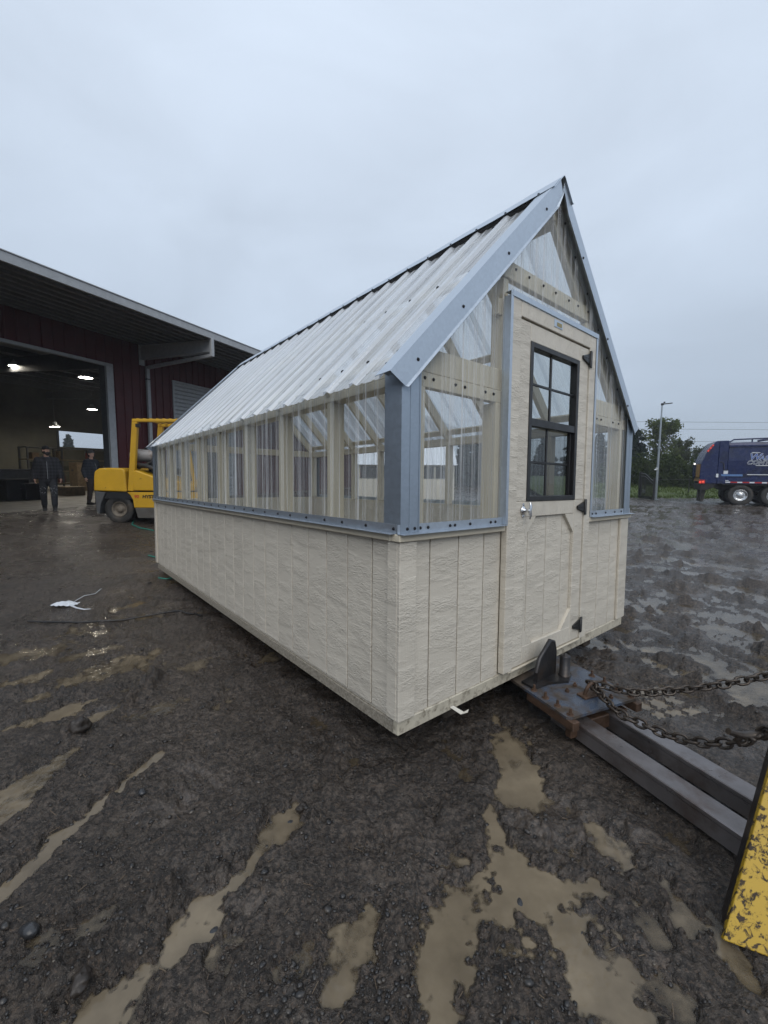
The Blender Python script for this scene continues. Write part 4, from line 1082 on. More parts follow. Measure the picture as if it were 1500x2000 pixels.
# ================================================================== forklift
def forklift():
    gx, gy = -6.49, 10.03; gz = bz(gx, gy)-.005
    g = thing('forklift', 'yellow forklift with grey propane tank parked behind the greenhouse', 'forklift', (gx, gy, gz))
    # local x forward (right in the photo), y away from the camera; near side at y=0
    WD_ = 1.25
    def part(name, mat, mb, bev=0.0, parent=g):
        o = mb.build(name, mat, parent)
        if bev: m = o.modifiers.new('b', 'BEVEL'); m.width = bev; m.segments = 3; m.limit_method = 'ANGLE'
        return o
    part('counterweight', M_FYEL, MB().prism([(-.47, .79), (.32, .77), (.30, 1.26), (.26, 1.33), (-.05, 1.345), (-.32, 1.33), (-.43, 1.26), (-.455, 1.1)], 1, .0, WD_), .035)
    part('counterweight_skirt', M_DGREY, MB().prism([(-.45, .28), (-.38, .22), (-.34, .45), (-.2, .76), (-.46, .785)], 1, .02, WD_-.02), .02)
    part('hood', M_FYEL, MB().prism([(.47, .80), (1.95, .80), (1.95, .98), (1.1, 1.10), (.56, 1.295), (.47, 1.26)], 1, .0, WD_), .03)
    # wheel-arch side plate with the maker's lettering
    part('side_plate', M_FYEL, MB().prism([(.325, .765), (2.1, .775), (2.1, .40), (.48, .395), (.46, .58), (.40, .70)], 1, .005, .05), .01)
    part('step', simple('grey_chassis', (.085, .08, .072), .6, dirt=(.06, .05, .04)), MB().prism([(.50, .39), (2.1, .395), (2.1, .15), (.56, .14)], 1, .0, WD_), .015)
    part('chassis', M_DGREY, MB().box((-.30, .30, .30), (2.2, WD_-.30, .80)))
    part('arch_liner', M_BLACK, MB().box((-.40, .06, .60), (.46, .30, .765)))
    for y, ys in ((.10, -1), (WD_-.10, 1)):
        wheel(g, (.06, y+(.09 if ys < 0 else -.09), .345), .345, .22, .19, ys, M_RIMD, 6)
        wheel(g, (1.85, y+(.12 if ys < 0 else -.12), .40), .40, .28, .22, ys, M_RIMD, 6)
    # overhead guard
    for y in (.055, WD_-.055):
        mb = MB(); mb.beam((.41, y, .79), (.585, y, 2.43), .10, .135, (1, 0, 0), .012); part('guard_post', M_FYEL, mb)
        mb = MB(); mb.beam((1.95, y, .9), (1.72, y, 2.43), .07, .08, (1, 0, 0), .012); part('guard_post', M_FYEL, mb)
        mb = MB(); mb.beam((.52, y, 2.462), (1.78, y, 2.462), .10, .075, (0, 0, 1), .014); part('guard_rail', M_FYEL, mb)
    for k in range(8): part('guard_bar', M_FYEL, MB().box((.58+k*.155, .10, 2.50), (.63+k*.155, WD_-.10, 2.522), .004))
    mb = MB(); mb.lathe([(.0001, -.36), (.06, -.355), (.12, -.32), (.148, -.25), (.150, -.15), (.153, -.14), (.150, -.13), (.150, .22), (.146, .28), (.11, .33), (.05, .35), (.0001, .352)], 24, Matrix.Translation((.60, .42, 1.655)) @ Matrix.Rotation(.35, 4, 'Z') @ Matrix.Rotation(math.pi/2, 4, 'Y'))
    part('propane_tank', simple('grey_tank', (.30, .285, .275), .45, var=.15, dirt=(.17, .13, .10)), mb)
    mb = MB(); mb.box((.28, .2, 1.36), (1.0, .75, 1.42), .01)
    for x in (.36, .82): mb.tube([(x, .26, 1.42), (x, .25, 1.55), (x, .42, 1.812), (x, .58, 1.66), (x, .60, 1.42)], .014, 6)
    part('tank_cradle', M_BLACK, mb)
    mb = MB(); mb.tube([(.36, .5, 1.36), (.45, .2, 1.42), (.75, .12, 1.40), (1.0, .15, 1.30)], .05, 8); mb.tube([(.5, .3, 1.36), (.8, .3, 1.5), (1.05, .25, 1.33)], .035, 8); part('hose', M_RUB, mb)
    mb = MB(); mb.box((.72, .35, 1.18), (1.25, .90, 1.34), .05); mb.beam((.72, .62, 1.26), (.60, .62, 1.85), .5, .12, (1, 0, 0), .04); part('seat', M_BLACK, mb)
    mb = MB(); mb.tube([(1.62, .62, 1.0), (1.5, .62, 1.45)], .03, 8); mb.tube([Vector((1.48, .62, 1.47)) + Vector((.05*math.cos(a), .17*math.sin(a), .16*math.cos(a))) for a in [k*math.pi/10 for k in range(20)]], .014, 6, closed=True); part('steering_wheel', M_BLACK, mb)
    for y in (.35, WD_-.35): part('mast_channel', M_BLACK, MB().box((2.1, y-.07, .08), (2.3, y+.07, 2.35), .01))
    for y in (.30, WD_-.30): part('fork', M_DSTEEL, MB().prism([(2.34, .06), (3.5, .06), (3.5, .075), (2.40, .11), (2.40, .7), (2.34, .7)], 1, y-.06, y+.06))
    part('tail_lamp', M_BLACK, MB().box((.60, .0, 2.30), (.70, .07, 2.39), .01))
    MR = simple('red_lettering', (.45, .03, .02), .5, var=.05)
    o = put('lettering', text_mesh('90', .11, MR, .0015, .15, .002, 1.05), g, (.493, .001, .625), RX90); o['label'] = 'red number 90'
    o = put('lettering', text_mesh('HYSTER', .105, M_BLACK, .004, .15, .002, 1.12), g, (.690, .001, .627), RX90); o['label'] = 'black maker lettering'
forklift()
# ================================================================== people
M_SKIN = simple('skin', (.50, .30, .22), .5, var=.1); M_HAIR = simple('dark_hair', (.012, .010, .009), .7, bump=.5, bscale=120)
def plaid_material(name, a, b):
    t = NT(name); v = t.coord(rand=False); s = t.n('ShaderNodeSeparateXYZ', {0: v})
    def band(c, f): return t.rng(t.math('SINE', t.math('MULTIPLY', c, f)), -.15, .15, 0, 1)
    m = t.math('MULTIPLY', t.math('ADD', band(t.math('ADD', s.outputs[0], t.math('MULTIPLY', s.outputs[1], .6)), 68), band(s.outputs[2], 68)), .5)
    return t.done(t.pr(t.mixc(m, a, b), .85, 0, t.bump(t.noise(v, 30, 3), .5, .01)))
M_PLAID = plaid_material('dark_plaid', (.006, .006, .008), (.026, .026, .032)); M_PLAID2 = plaid_material('navy_plaid', (.010, .012, .018), (.03, .034, .045))
M_TROU = simple('paint_spattered_trousers', (.026, .028, .034), .8, var=.3, bump=.4, bscale=25)
def spatter():
    t = NT('spattered_denim'); v = t.coord(rand=False); n = t.noise(v, 26, 4, .7); s = t.n('ShaderNodeSeparateXYZ', {0: v})
    z = t.math('MULTIPLY', t.rng(s.outputs[2], .42, .52, 0, 1), t.rng(s.outputs[2], .62, .74, 1, 0))
    w = t.math('MULTIPLY', t.rng(n, .57, .62, 0, 1), z)
    return t.done(t.pr(t.mixc(w, (.016, .017, .021), (.36, .37, .38)), .8, 0, t.bump(t.noise(v, 25, 3), .4, .01)))
M_BOOT = simple('rubber_boot', (.008, .008, .008), .5, var=.3, dirt=(.05, .042, .035), dscale=12)
def limb(mb, pts, rads, n=12): mb.tube(pts, rads, n); [mb.ball(p, r, n, 8) for p, r in zip(pts, rads)]
def hand(mb, w, d, side, s=1.0):
    """palm and five curled fingers below wrist w; d = down direction, fingers curl towards +facing (-y)"""
    w = Vector(w); d = Vector(d).normalized(); f = Vector((0, -1, 0)); lat = Vector((side, 0, 0))
    mb.ball(tuple(w+d*.045), (.024, .040, .050), 10, 8)
    for i, (off, L) in enumerate(((-.030, .068), (-.010, .080), (.010, .076), (.029, .060))):
        b = w+d*.075+f*(-off)*1.0; p1 = b+d*L*.45+lat*-.004; p2 = p1+d*L*.33-lat*.016; p3 = p2+d*L*.10-lat*.022
        limb(mb, [tuple(b), tuple(p1), tuple(p2), tuple(p3)], [.0098, .0092, .0085, .0072], 8)
    b = w+d*.025+f*.030; p1 = b+d*.030+f*.022-lat*.004; p2 = p1+d*.034+f*.006-lat*.012
    limb(mb, [tuple(b), tuple(p1), tuple(p2)], [.0125, .0108, .0088], 8)
def person(label, loc, rz, stride, coat, trouser, cap_mat, beard=True, head_turn=0.0, arm=0.0, sc=1.0, face_detail=True):
    g = thing('person', label, 'person', loc, rz); g.scale = (sc, sc, sc)
    # local: facing -y, x = his left... z up; height 1.83
    L, R_ = stride      # forward (-y) offset of each foot
    hipL, hipR = Vector((.095, 0, .93)), Vector((-.095, 0, .93))
    ftL, ftR = Vector((.115, -L, .09)), Vector((-.115, -R_, .09))
    kL = (hipL+ftL)/2+Vector((.012, -.05, .02)); kR = (hipR+ftR)/2+Vector((-.012, -.05, .02))
    # body (skin): torso core, neck, head, arms, hands, one surface
    mb = MB()
    limb(mb, [(0, .01, .95), (0, .0, 1.2), (0, .01, 1.42)], [.11, .12, .11]); limb(mb, [(0, .012, 1.42), (0, -.005, 1.56)], [.062, .058])
    ht = Matrix.Translation((0, -.012, 1.685)) @ Matrix.Rotation(head_turn, 4, 'Z')
    mb.ball((0, 0, .015), (.077, .098, .112), 16, 12, ht); mb.ball((0, -.02, -.05), (.060, .072, .072), 14, 10, ht)
    mb.ball((0, -.096, -.008), (.013, .022, .024), 8, 6, ht); mb.ball((0, -.088, .022), (.010, .012, .022), 8, 6, ht)
    for s in (-1, 1): mb.ball((s*.077, .008, -.002), (.012, .022, .033), 8, 6, ht); mb.ball((s*.032, -.082, .030), (.022, .014, .009), 8, 6, ht)
    mb.ball((0, -.090, -.052), (.026, .012, .008), 8, 6, ht)
    sh = 1.42; hands = []
    for s, sw in ((1, arm), (-1, -arm)):
        a = Vector((s*.19, .0, sh)); e = Vector((s*.275, .03-sw*.3, 1.14)); w = Vector((s*.285, -.05-sw, .915))
        limb(mb, [tuple(a), tuple(e), tuple(w)], [.05, .042, .028]); hand(mb, w, (w-e).normalized()*.6+Vector((0, 0, -.5)), s)
        hands.append((a, e, w))
    for h, k, f in ((hipL, kL, ftL), (hipR, kR, ftR)): limb(mb, [tuple(h), tuple(k), tuple(f)], [.075, .052, .04])
    fuse(mb, 'body', M_SKIN, g, .0075, 3)
    # eyes
    for s in (-1, 1):
        o = MB().ball((s*.031, -.091, .014), (.011, .007, .006), 8, 6, ht).build('eye', M_HAIR, g)
    # jacket
    mb = MB(); limb(mb, [(0, .01, .88), (0, 0, 1.02), (0, -.01, 1.2), (0, 0, 1.37)], [.165, .180, .178, .150])
    limb(mb, [(-.185, .01, 1.41), (0, .0, 1.435), (.185, .01, 1.41)], [.088, .10, .088])
    for x in (-.09, .09): limb(mb, [(x, 0, .885), (x*1.25, .0, 1.15), (x*1.3, .0, 1.36)], [.125, .130, .125])
    for (a, e, w) in hands: limb(mb, [tuple(a), tuple(a*.5+e*.5+Vector((0, 0, 0))), tuple(e), tuple(e*.4+w*.6), tuple(e*.12+w*.88)], [.094, .086, .078, .070, .062])
    limb(mb, [(-.06, -.045, 1.47), (0, -.07, 1.45), (.06, -.045, 1.47)], [.042, .03, .042]); limb(mb, [(-.07, .05, 1.50), (0, .07, 1.52), (.07, .05, 1.50)], [.045, .05, .045])
    fuse(mb, 'jacket', coat, g, .014, 4)
    MB().tube([(0, -.182, .90), (0, -.190, 1.1), (0, -.180, 1.28), (0, -.135, 1.40)], .004, 6).build('zipper', M_GREYM, g)
    # trousers
    mb = MB(); limb(mb, [(-.06, 0, .93), (.06, 0, .93)], [.125, .125])
    for h, k, f in ((hipL, kL, ftL), (hipR, kR, ftR)): limb(mb, [tuple(h), tuple(h*.5+k*.5), tuple(k), tuple(k*.5+f*.5), tuple(k*.12+f*.88+Vector((0, 0, .05)))], [.118, .104, .086, .076, .074])
    fuse(mb, 'trousers', trouser, g, .014, 3)
    for f, k in ((ftL, kL), (ftR, kR)):
        mb = MB(); up = f*.62+k*.38
        limb(mb, [tuple(up), tuple(f+Vector((0, .01, .02)))], [.070, .060]); limb(mb, [tuple(f+Vector((0, .03, -.035))), tuple(f+Vector((0, -.06, -.045))), tuple(f+Vector((0, -.15, -.055)))], [.056, .052, .040])
        mb.box((f.x-.05, f.y-.19, .0), (f.x+.05, f.y+.08, .035), .012)
        fuse(mb, 'boot', M_BOOT, g, .010, 2)
    # hat with a bill / beanie, beard, hood-like hair
    mb = MB(); mb.ball((0, .008, .052), (.086, .106, .090), 16, 10, ht)
    if beard: mb.prism([(-.070, -.07), (-.05, -.155), (0, -.175), (.05, -.155), (.070, -.07)], 2, .045, .060, ht)
    else: mb.lathe([(.086, .0), (.094, .012), (.093, .035), (.084, .05)], 18, ht @ Matrix.Translation((0, .005, .03)))
    fuse(mb, 'cap', cap_mat, g, .008, 1)
    mb = MB(); mb.ball((0, .035, -.02), (.082, .085, .085), 14, 10, ht)
    if beard: mb.ball((0, -.060, -.085), (.058, .050, .060), 12, 8, ht); mb.ball((0, -.082, -.038), (.038, .018, .008), 8, 6, ht); [mb.ball((s*.062, -.03, -.055), (.020, .05, .045), 8, 6, ht) for s in (-1, 1)]
    fuse(mb, 'hair', M_HAIR, g, .008, 1)
    return g
pz = gnd(98, 997, .235)
M_CAP = simple('black_cap', (.010, .010, .011), .8); M_SPAT = spatter()
person('bearded man in black plaid jacket and cap walking out of the workshop', (pz.x, pz.y, .225), math.radians(38), (.10, -.16), M_PLAID, M_SPAT, M_CAP, True, math.radians(28), .05, 1.0)
p2 = gnd(183, 985, .236)
person('person in grey knit cap and dark plaid shirt turned towards the work table', (p2.x, p2.y, .236), math.radians(80), (.05, -.05), M_PLAID2, simple('brown_work_trousers', (.035, .022, .016), .85), simple('grey_knit', (.06, .06, .06), .9, bump=.6, bscale=90), False, 0, .02, .985)
# ================================================================== things inside the workshop
def work_table():
    c = wsp(5.0, 6.3, .014); g = thing('work_table', 'steel work table with pale top behind the two workers', 'work table', c, math.pi/2-WA)
    MB().box((-1.6, -.45, .86), (1.6, .45, .92), .01).build('table_top', simple('pale_bench_top', (.36, .36, .35), .5), g)
    for x in (-1.5, 1.5):
        for y in (-.38, .38): MB().box((x-.04, y-.04, 0), (x+.04, y+.04, .859)).build('leg', M_DGREY, g)
    MB().box((-1.5, -.40, .25), (1.5, .40, .29)).build('shelf', M_DGREY, g)
work_table()
def boxy(name, lab, cat, px, py0, py1, Y, w, d, mat, lid=None, grp=None):
    """a crate-like thing standing on the slab, seen at px; py1 is its top"""
    p = atY(px, 960, Y); h = atY(px, py1, Y).z-.236
    g = thing(name, lab, cat, (p.x, Y, .236), math.pi/2-WA, grp)
    mb = MB(); mb.box((-w/2, -d/2, 0), (w/2, d/2, h), .015); mb.build('body', mat, g)
    mb = MB(); mb.box((-w/2-.012, -d/2-.012, h+.0005), (w/2+.012, d/2+.012, h+.045), .01); mb.build('lid', lid or mat, g)
    for s in (-1, 1):
        mb = MB(); mb.box((s*(w/2+.001), -.08, h*.72), (s*(w/2+.03), .08, h*.78), .006); mb.build('handle', M_DGREY, g)
    return g
M_NAVY = simple('navy_tarp', (.010, .014, .035), .6); M_PALE = simple('pale_panel', (.12, .125, .13), .6); M_WOOD = simple('raw_plywood', (.20, .145, .085), .7, var=.25)
boxy('tool_cabinet', 'grey cabinet with dark navy top at the left edge inside the workshop', 'cabinet', 14, 0, 918, 17.5, 1.6, .9, M_PALE, M_NAVY)
boxy('waste_bin', 'black square bin standing left of the man in the plaid jacket', 'bin', 28, 0, 938, 15.6, .7, .6, M_BLACK)
boxy('waste_bin', 'low black bin between the square bin and the plaid jacket man', 'bin', 60, 0, 946, 15.8, .55, .5, M_BLACK)
boxy('plywood_crate', 'open plywood crate on the floor between the two workers', 'crate', 140, 0, 952, 18.5, .8, .6, M_WOOD)
boxy('plywood_crate', 'tall plywood crate behind the person in the knit cap', 'crate', 163, 0, 905, 22.5, .9, .7, M_WOOD)
def shelf_rack():
    Y = 25.5; p = atY(150, 960, Y); g = thing('storage_rack', 'long storage rack of odds and ends under the far doorway', 'storage rack', (p.x, Y, .236), math.pi/2-WA+.0)
    for x in (-2.6, -.9, .9, 2.6):
        for y in (-.4, .4): MB().box((x-.04, y-.04, 0), (x+.04, y+.04, 2.35)).build('post', M_DGREY, g)
    for z in (.3, 1.0, 1.65, 2.31): MB().box((-2.65, -.45, z), (2.65, .45, z+.05)).build('shelf', M_PALE if z > 2 else M_WOOD, g)
    return g
RK = shelf_rack()
random.seed(21)
GOODS = ['brown cardboard box', 'red paint tin', 'dusty grey tin', 'olive toolbox', 'small wooden box']
gm = [M_WOOD, simple('red_tin', (.16, .03, .02), .5), simple('grey_tin', (.13, .13, .12), .5, .4), simple('olive_box', (.05, .05, .025), .6), simple('pine_box', (.17, .11, .06), .7)]
for lev, zz in enumerate((.352, 1.052, 1.702)):
    for k in range(4):
        i = (lev*2+k) % 5; x = -2.1+k*1.4+random.uniform(-.15, .15); w = random.uniform(.25, .42)
        h = random.uniform(.25, .5); q = RK.matrix_basis @ Vector((x, 0, zz))
        nm = ['cardboard_box', 'paint_tin', 'metal_tin', 'toolbox', 'wooden_box'][i]
        o = thing(nm, f"{GOODS[i]} on the {['bottom', 'middle', 'upper'][lev]} shelf of the storage rack, {['first', 'second', 'third', 'fourth'][k]} from its left end", 'container', q, math.pi/2-WA+random.uniform(-.2, .2), 'goods on the storage rack')
        if i in (1, 2): MB().lathe([(.0001, 0), (w*.5, 0), (w*.5, h*.96), (w*.47, h), (.0001, h*.98)], 18).build('body', gm[i], o); MB().lathe([(w*.51, h*.9), (w*.53, h*.93), (w*.51, h*.96)], 18).build('rim', M_DGREY, o)
        else: MB().box((-w/2, -.2, 0), (w/2, .2, h), .012).build('body', gm[i], o); MB().box((-w/2-.004, -.204, h+.0005), (w/2+.004, .204, h+.02), .004).build('lid', gm[i], o)
random.seed(5)
# ================================================================== refuse truck
def truck():
    th = math.radians(29); org = Vector((16.04, 21.4, 0)); org.z = bz(17.5, 20.6)
    g = thing('refuse_truck', 'navy blue rear-loading refuse truck with white wheels and company lettering', 'truck', org, -th)
    MN = simple('navy_paint', (.008, .018, .082), .26, var=.12, scale=2, dirt=(.014, .016, .03), dscale=2); MD = simple('truck_underside', (.010, .010, .011), .6)
    MW = simple('white_decal', (.70, .73, .76), .45, var=.04); MLB = simple('light_blue_decal', (.10, .20, .42), .45, var=.05); MBL = simple('blue_decal', (.035, .11, .40), .4, var=.1)
    MRD = simple('red_decal', (.40, .02, .02), .4, var=.05)
    MLR = emis('red_marker_lamp', (1, .12, .08), .9); MLW = emis('white_lamp', (1, .95, .85), 3.0)
    tx = lambda px: (((px-750)/818.33)*21.4-16.04)/(.875+.485*((px-750)/818.33))
    WT = 2.4
    def part(name, mat, mb, bev=0.0, parent=g):
        o = mb.build(name, mat, parent)
        if bev: m = o.modifiers.new('b', 'BEVEL'); m.width = bev; m.segments = 2; m.limit_method = 'ANGLE'
        return o
    # hopper at the back: near and far cheeks, sloping rear shell, open mouth
    cheek = [(.0, 1.34), (.02, 2.05), (.22, 2.62), (.42, 2.95), (.56, 3.16), (.70, 3.18), (.70, 1.05), (.14, 1.05), (.06, 1.18)]
    for y0, y1 in ((0, .09), (WT-.09, WT)): part('hopper_cheek', MN, MB().prism(cheek, 1, y0, y1), .015)
    part('hopper_roof', MN, MB().prism([(.02, 2.05), (.22, 2.62), (.42, 2.95), (.56, 3.16), (.60, 3.10), (.46, 2.88), (.28, 2.58), (.10, 2.06)], 1, .0905, WT-.0905))
    part('hopper_floor', simple('worn_hopper', (.25, .13, .02), .6, dirt=(.05, .04, .03), dscale=6), MB().prism([(.06, 1.15), (.10, 1.35), (.40, 1.5), (.60, 2.1), (.66, 2.1), (.66, 1.1)], 1, .0905, WT-.0905))
    part('tailgate_guard', simple('amber_guard', (.30, .15, .015), .5, dirt=(.06, .04, .02), dscale=8), MB().box((-.02, .10, 1.36), (.03, 1.15, 2.02), .01)); part('tailgate_guard', MN, MB().box((-.02, 1.2, 1.36), (.03, WT-.1, 2.02), .01))
    part('tail_column', MN, MB().box((.702, -.02, 1.05), (1.08, WT+.02, 3.18), .02))
    # packer body with ribs
    part('body', MN, MB().prism([(0.03, 1.08), (-.0, 1.6), (-.03, 2.2), (.02, 2.86), (.16, 3.09), (WT-.16, 3.09), (WT-.02, 2.86), (WT+.03, 2.2), (WT, 1.6), (WT-.03, 1.08)], 0, 1.085, 7.2), .02)
    part('top_rail', MN, MB().box((1.085, -.035, 2.86), (7.2, .03, 2.95), .01)); part('sill_rail', MN, MB().box((1.085, -.03, 1.065), (7.2, .03, 1.36), .012))
    for x in (3.9, 6.6): part('body_rib', MN, MB().box((x, -.05, 1.36), (x+.12, .01, 2.86), .01))
    mb = MB(); mb.tube([(1.15, .35, 3.12), (1.3, .35, 3.24), (2.1, .3, 3.26), (4.8, .3, 3.30)], .035, 8); mb.tube([(2.0, .3, 3.1), (2.0, .3, 3.26)], .03, 6); mb.tube([(2.2, .3, 3.15), (3.0, .3, 3.27), (5.5, .3, 3.36)], .05, 8); part('tarp_arm', MN, mb)
    mb = MB(); mb.tube([(.78, -.05, 2.15), (.92, -.06, 2.08), (.95, -.06, 1.75), (1.05, -.05, 1.72), (1.08, -.05, 1.78)], .018, 6); part('grab_handle', M_DSTEEL, mb)
    # under frame
    part('chassis', MD, MB().prism([(.55, 1.06), (8.4, 1.06), (8.4, .72), (1.0, .72)], 1, .75, 1.65)); part('fender', MD, MB().box((.95, .05, .98), (3.6, .62, 1.06), .01)); part('fender', MD, MB().box((.95, WT-.62, .98), (3.6, WT-.05, 1.06), .01))
    part('rear_step', MD, MB().prism([(.08, 1.04), (.72, 1.04), (.60, .86), (.30, .72), (.10, .70)], 1, .05, WT-.05)); 
    for y in (.25, 1.1): part('mud_flap', M_RUB, MB().prism([(.15, .70), (.33, .70), (.26, .12), (.14, .10)], 1, y, y+.4))
    MRW = simple('polished_wheel', (.62, .63, .64), .25, .9, var=.1)
    for x in (1.69, 2.95):
        wheel(g, (x, .17, .50), .50, .28, .29, -1, MRW, 10); wheel(g, (x, .50, .50), .50, .26, .29, -1, MRW, 0)
        wheel(g, (x, WT-.17, .50), .50, .28, .29, 1, MRW, 0); wheel(g, (x, WT-.50, .50), .50, .26, .29, 1, MRW, 0)
    wheel(g, (8.2, .20, .50), .50, .30, .29, -1, MRW, 10); wheel(g, (8.2, WT-.2, .50), .50, .30, .29, 1, MRW, 0)
    # cab
    part('cab', MN, MB().prism([(7.45, .75), (9.2, .75), (9.25, 1.7), (9.0, 2.75), (7.6, 2.8), (7.45, 2.6)], 1, .0, WT), .05); part('cab_window', M_BLACK, MB().prism([(7.75, 1.75), (9.0, 1.75), (8.82, 2.5), (7.8, 2.5)], 1, -.006, .02))
    # lamps, decals, reflective tape
    mb = MB(); mb.prism([(.20, 2.66), (.44, 3.02), (.50, 2.98), (.27, 2.62)], 1, -.03, .06); part('lamp_bar', MRD, mb)
    for t in (.15, .5, .82): part('marker_lamp', MLR, MB().box((.20+.26*t, -.045, 2.60+.40*t), (.25+.26*t, -.03, 2.65+.40*t)))
    for a, z, m in ((.04, 1.12, MLR), (.16, 1.14, MLR)): part('tail_lamp', m, MB().lathe([(.055, 0), (.05, .02), (.0001, .03)], 14, Matrix.Translation((a, -.001, z)) @ Matrix.Rotation(math.pi/2, 4, 'X')))
    part('work_lamp', MLW, MB().box((-.06, WT-.9, 2.03), (-.02, WT-.7, 2.10), .01)); part('lamp_panel', MRD, MB().box((-.012, -.012, 1.04), (.24, -.001, 1.24), .004))
    x = tx(1414)
    k = 0
    while x < 7: part('reflective_tape', MW if k % 2 == 0 else MRD, MB().box((x, -.036, 1.105), (x+(.19 if k % 2 == 0 else .27), -.0305, 1.165))); x += (.19 if k % 2 == 0 else .27)+.002; k += 1
    part('reflective_tape', MW, MB().box((tx(1414), -.036, 1.20), (tx(1420), -.0305, 1.23)))
    part('side_stripe', MLB, MB().prism([(tx(1406), 1.43), (tx(1447), 1.43), (tx(1446), 1.53), (tx(1404), 1.53)], 1, -.034, -.0225)); part('side_stripe', MW, MB().box((tx(1455), -.034, 1.50), (7.1, -.0225, 1.535)))
    part('notice_plate', MW, MB().box((tx(1409), -.032, 1.545), (tx(1417.5), -.021, 1.71))); part('notice_plate', MW, MB().box((tx(1395), -.03, 1.37), (tx(1399.5), -.021, 1.55)))
    # company lettering: outlined capitals in two rows
    def word(body, x, z, size, y, shear, xs, layers):
        for i, (mat, bold) in enumerate(layers):
            me = text_mesh(body, size, mat, bold, shear, .002, xs, 1.12); o = put('lettering', me, g, (x, y-.006*i, z), RX90)
    y0 = -.048
    lx = tx(1455)
    word('W', lx, 2.235, .42, y0, .25, 1.0, [(MW, .014), (MBL, .001)]); word('ASTE', lx+.40, 2.235, .26, y0, .25, 1.0, [(MW, .014), (MBL, .001)])
    word('CONTROL', lx-.05, 2.015, .265, y0, .25, .98, [(MW, .014), (MN, .000)])
    part('lettering', MW, MB().prism([(lx+.28, 1.94), (lx+1.5, 1.94), (lx+1.52, 1.97), (lx+.30, 1.97)], 1, -.046, -.030)); part('lettering', MW, MB().prism([(lx+.07, 2.555), (lx+.14, 2.595), (lx+.40, 2.585), (lx+.43, 2.560)], 1, -.046, -.030))
truck()
# ================================================================== trees and bank
def leaf_mat(name, a, b, c):
    t = NT(name); v = t.coord(world=True); n = t.noise(v, 1.3, 4, .6); n2 = t.noise(v, 9, 2)
    col = t.ramp(t.math('ADD', t.math('MULTIPLY', n, .6), t.math('MULTIPLY', n2, .4)), [(.32, a), (.5, b), (.68, c)])
    d = t.n('ShaderNodeBsdfDiffuse', {'Color': col}); tl = t.n('ShaderNodeBsdfTranslucent', {'Color': col})
    return t.done(t.n('ShaderNodeMixShader', {0: .3, 1: d, 2: tl}))
M_LEAF = leaf_mat('spring_leaves', (.040, .056, .020), (.085, .110, .036), (.14, .165, .06)); M_LEAF2 = leaf_mat('dull_leaves', (.03, .04, .016), (.055, .068, .028), (.09, .10, .045))
M_NEED = leaf_mat('conifer_needles', (.010, .018, .013), (.020, .034, .022), (.035, .052, .032)); M_BARK = simple('bark', (.06, .05, .042), .85, var=.3, bump=.6, bscale=20)
M_HEDGE = leaf_mat('undergrowth', (.018, .028, .012), (.04, .056, .02), (.07, .09, .032))
def leaves(name, pos, size, mat, parent, elong=1.6, rs=None):
    n = len(pos); rs = rs or rng
    d = rs.normal(size=(n, 3)); d /= np.linalg.norm(d, axis=1)[:, None]; e = rs.normal(size=(n, 3)); e -= (e*d).sum(1)[:, None]*d; e /= np.linalg.norm(e, axis=1)[:, None]
    s = size*rs.uniform(.55, 1.35, n)[:, None]
    V = np.stack([pos-d*s*elong*.5, pos+e*s*.42-d*s*.05, pos+d*s*elong*.5, pos-e*s*.42-d*s*.05], 1).reshape(-1, 3)
    F = np.arange(4*n).reshape(-1, 4)
    me = bpy.data.meshes.new(name); me.vertices.add(4*n); me.vertices.foreach_set('co', V.astype(np.float32).ravel()); me.loops.add(4*n); me.loops.foreach_set('vertex_index', F.astype(np.int32).ravel())
    me.polygons.add(n); me.polygons.foreach_set('loop_start', np.arange(0, 4*n, 4, dtype=np.int32)); me.update(calc_edges=True); me.materials.append(mat)
    return put(name, me, parent)
def broadleaf(label, px, top_py, Y, width, mat, seed, nl=5200, leaf=.15, low=.25):
    rs = np.random.default_rng(seed); rd = random.Random(seed)
    b = atY(px, 960, Y); gz = bz(b.x, Y); h = atY(px, top_py, Y).z-gz
    g = thing('broadleaf_tree', label, 'tree', (b.x, Y, gz-.05), group='trees at the yard edge')
    mb = MB(); mb.tube([(0, 0, 0), (.05, 0, h*.3), (-.05, .05, h*.6), (.0, 0, h*.93)], [h*.022, h*.017, h*.010, .02], 8); cl = []
    for k in range(46):
        t = rd.uniform(low, .95); a = rd.uniform(0, 6.28); R_ = width/2*(1-.55*abs(t-.6)/.6)*rd.uniform(.55, 1.05)
        p0 = Vector((0, 0, h*max(.12, t-.22))); tip = Vector((R_*math.cos(a), R_*math.sin(a), h*t)); mid = (p0+tip)/2+Vector((0, 0, -.04*h*rd.random()))
        mb.tube([p0, mid, tip], [h*.008, h*.005, .012], 5); cl.append(tip); cl.append((tip+mid)/2)
    cl += [Vector((0, 0, h*.93)), Vector((0, 0, h*.8))]
    mb.build('trunk', M_BARK, g)
    C_ = np.array([tuple(c) for c in cl]); idx = rs.integers(0, len(C_), nl); r = width*.16
    off = rs.normal(size=(nl, 3)); off /= np.linalg.norm(off, axis=1)[:, None]; off *= (rs.uniform(0, 1, nl)**.45)[:, None]*r*rs.uniform(.6, 1.2, len(C_))[idx][:, None]
    pos = C_[idx]+off*np.array([1, 1, .85]); pos[:, 2] = np.minimum(pos[:, 2], h*1.02)
    leaves('crown', pos, leaf, mat, g, rs=rs)
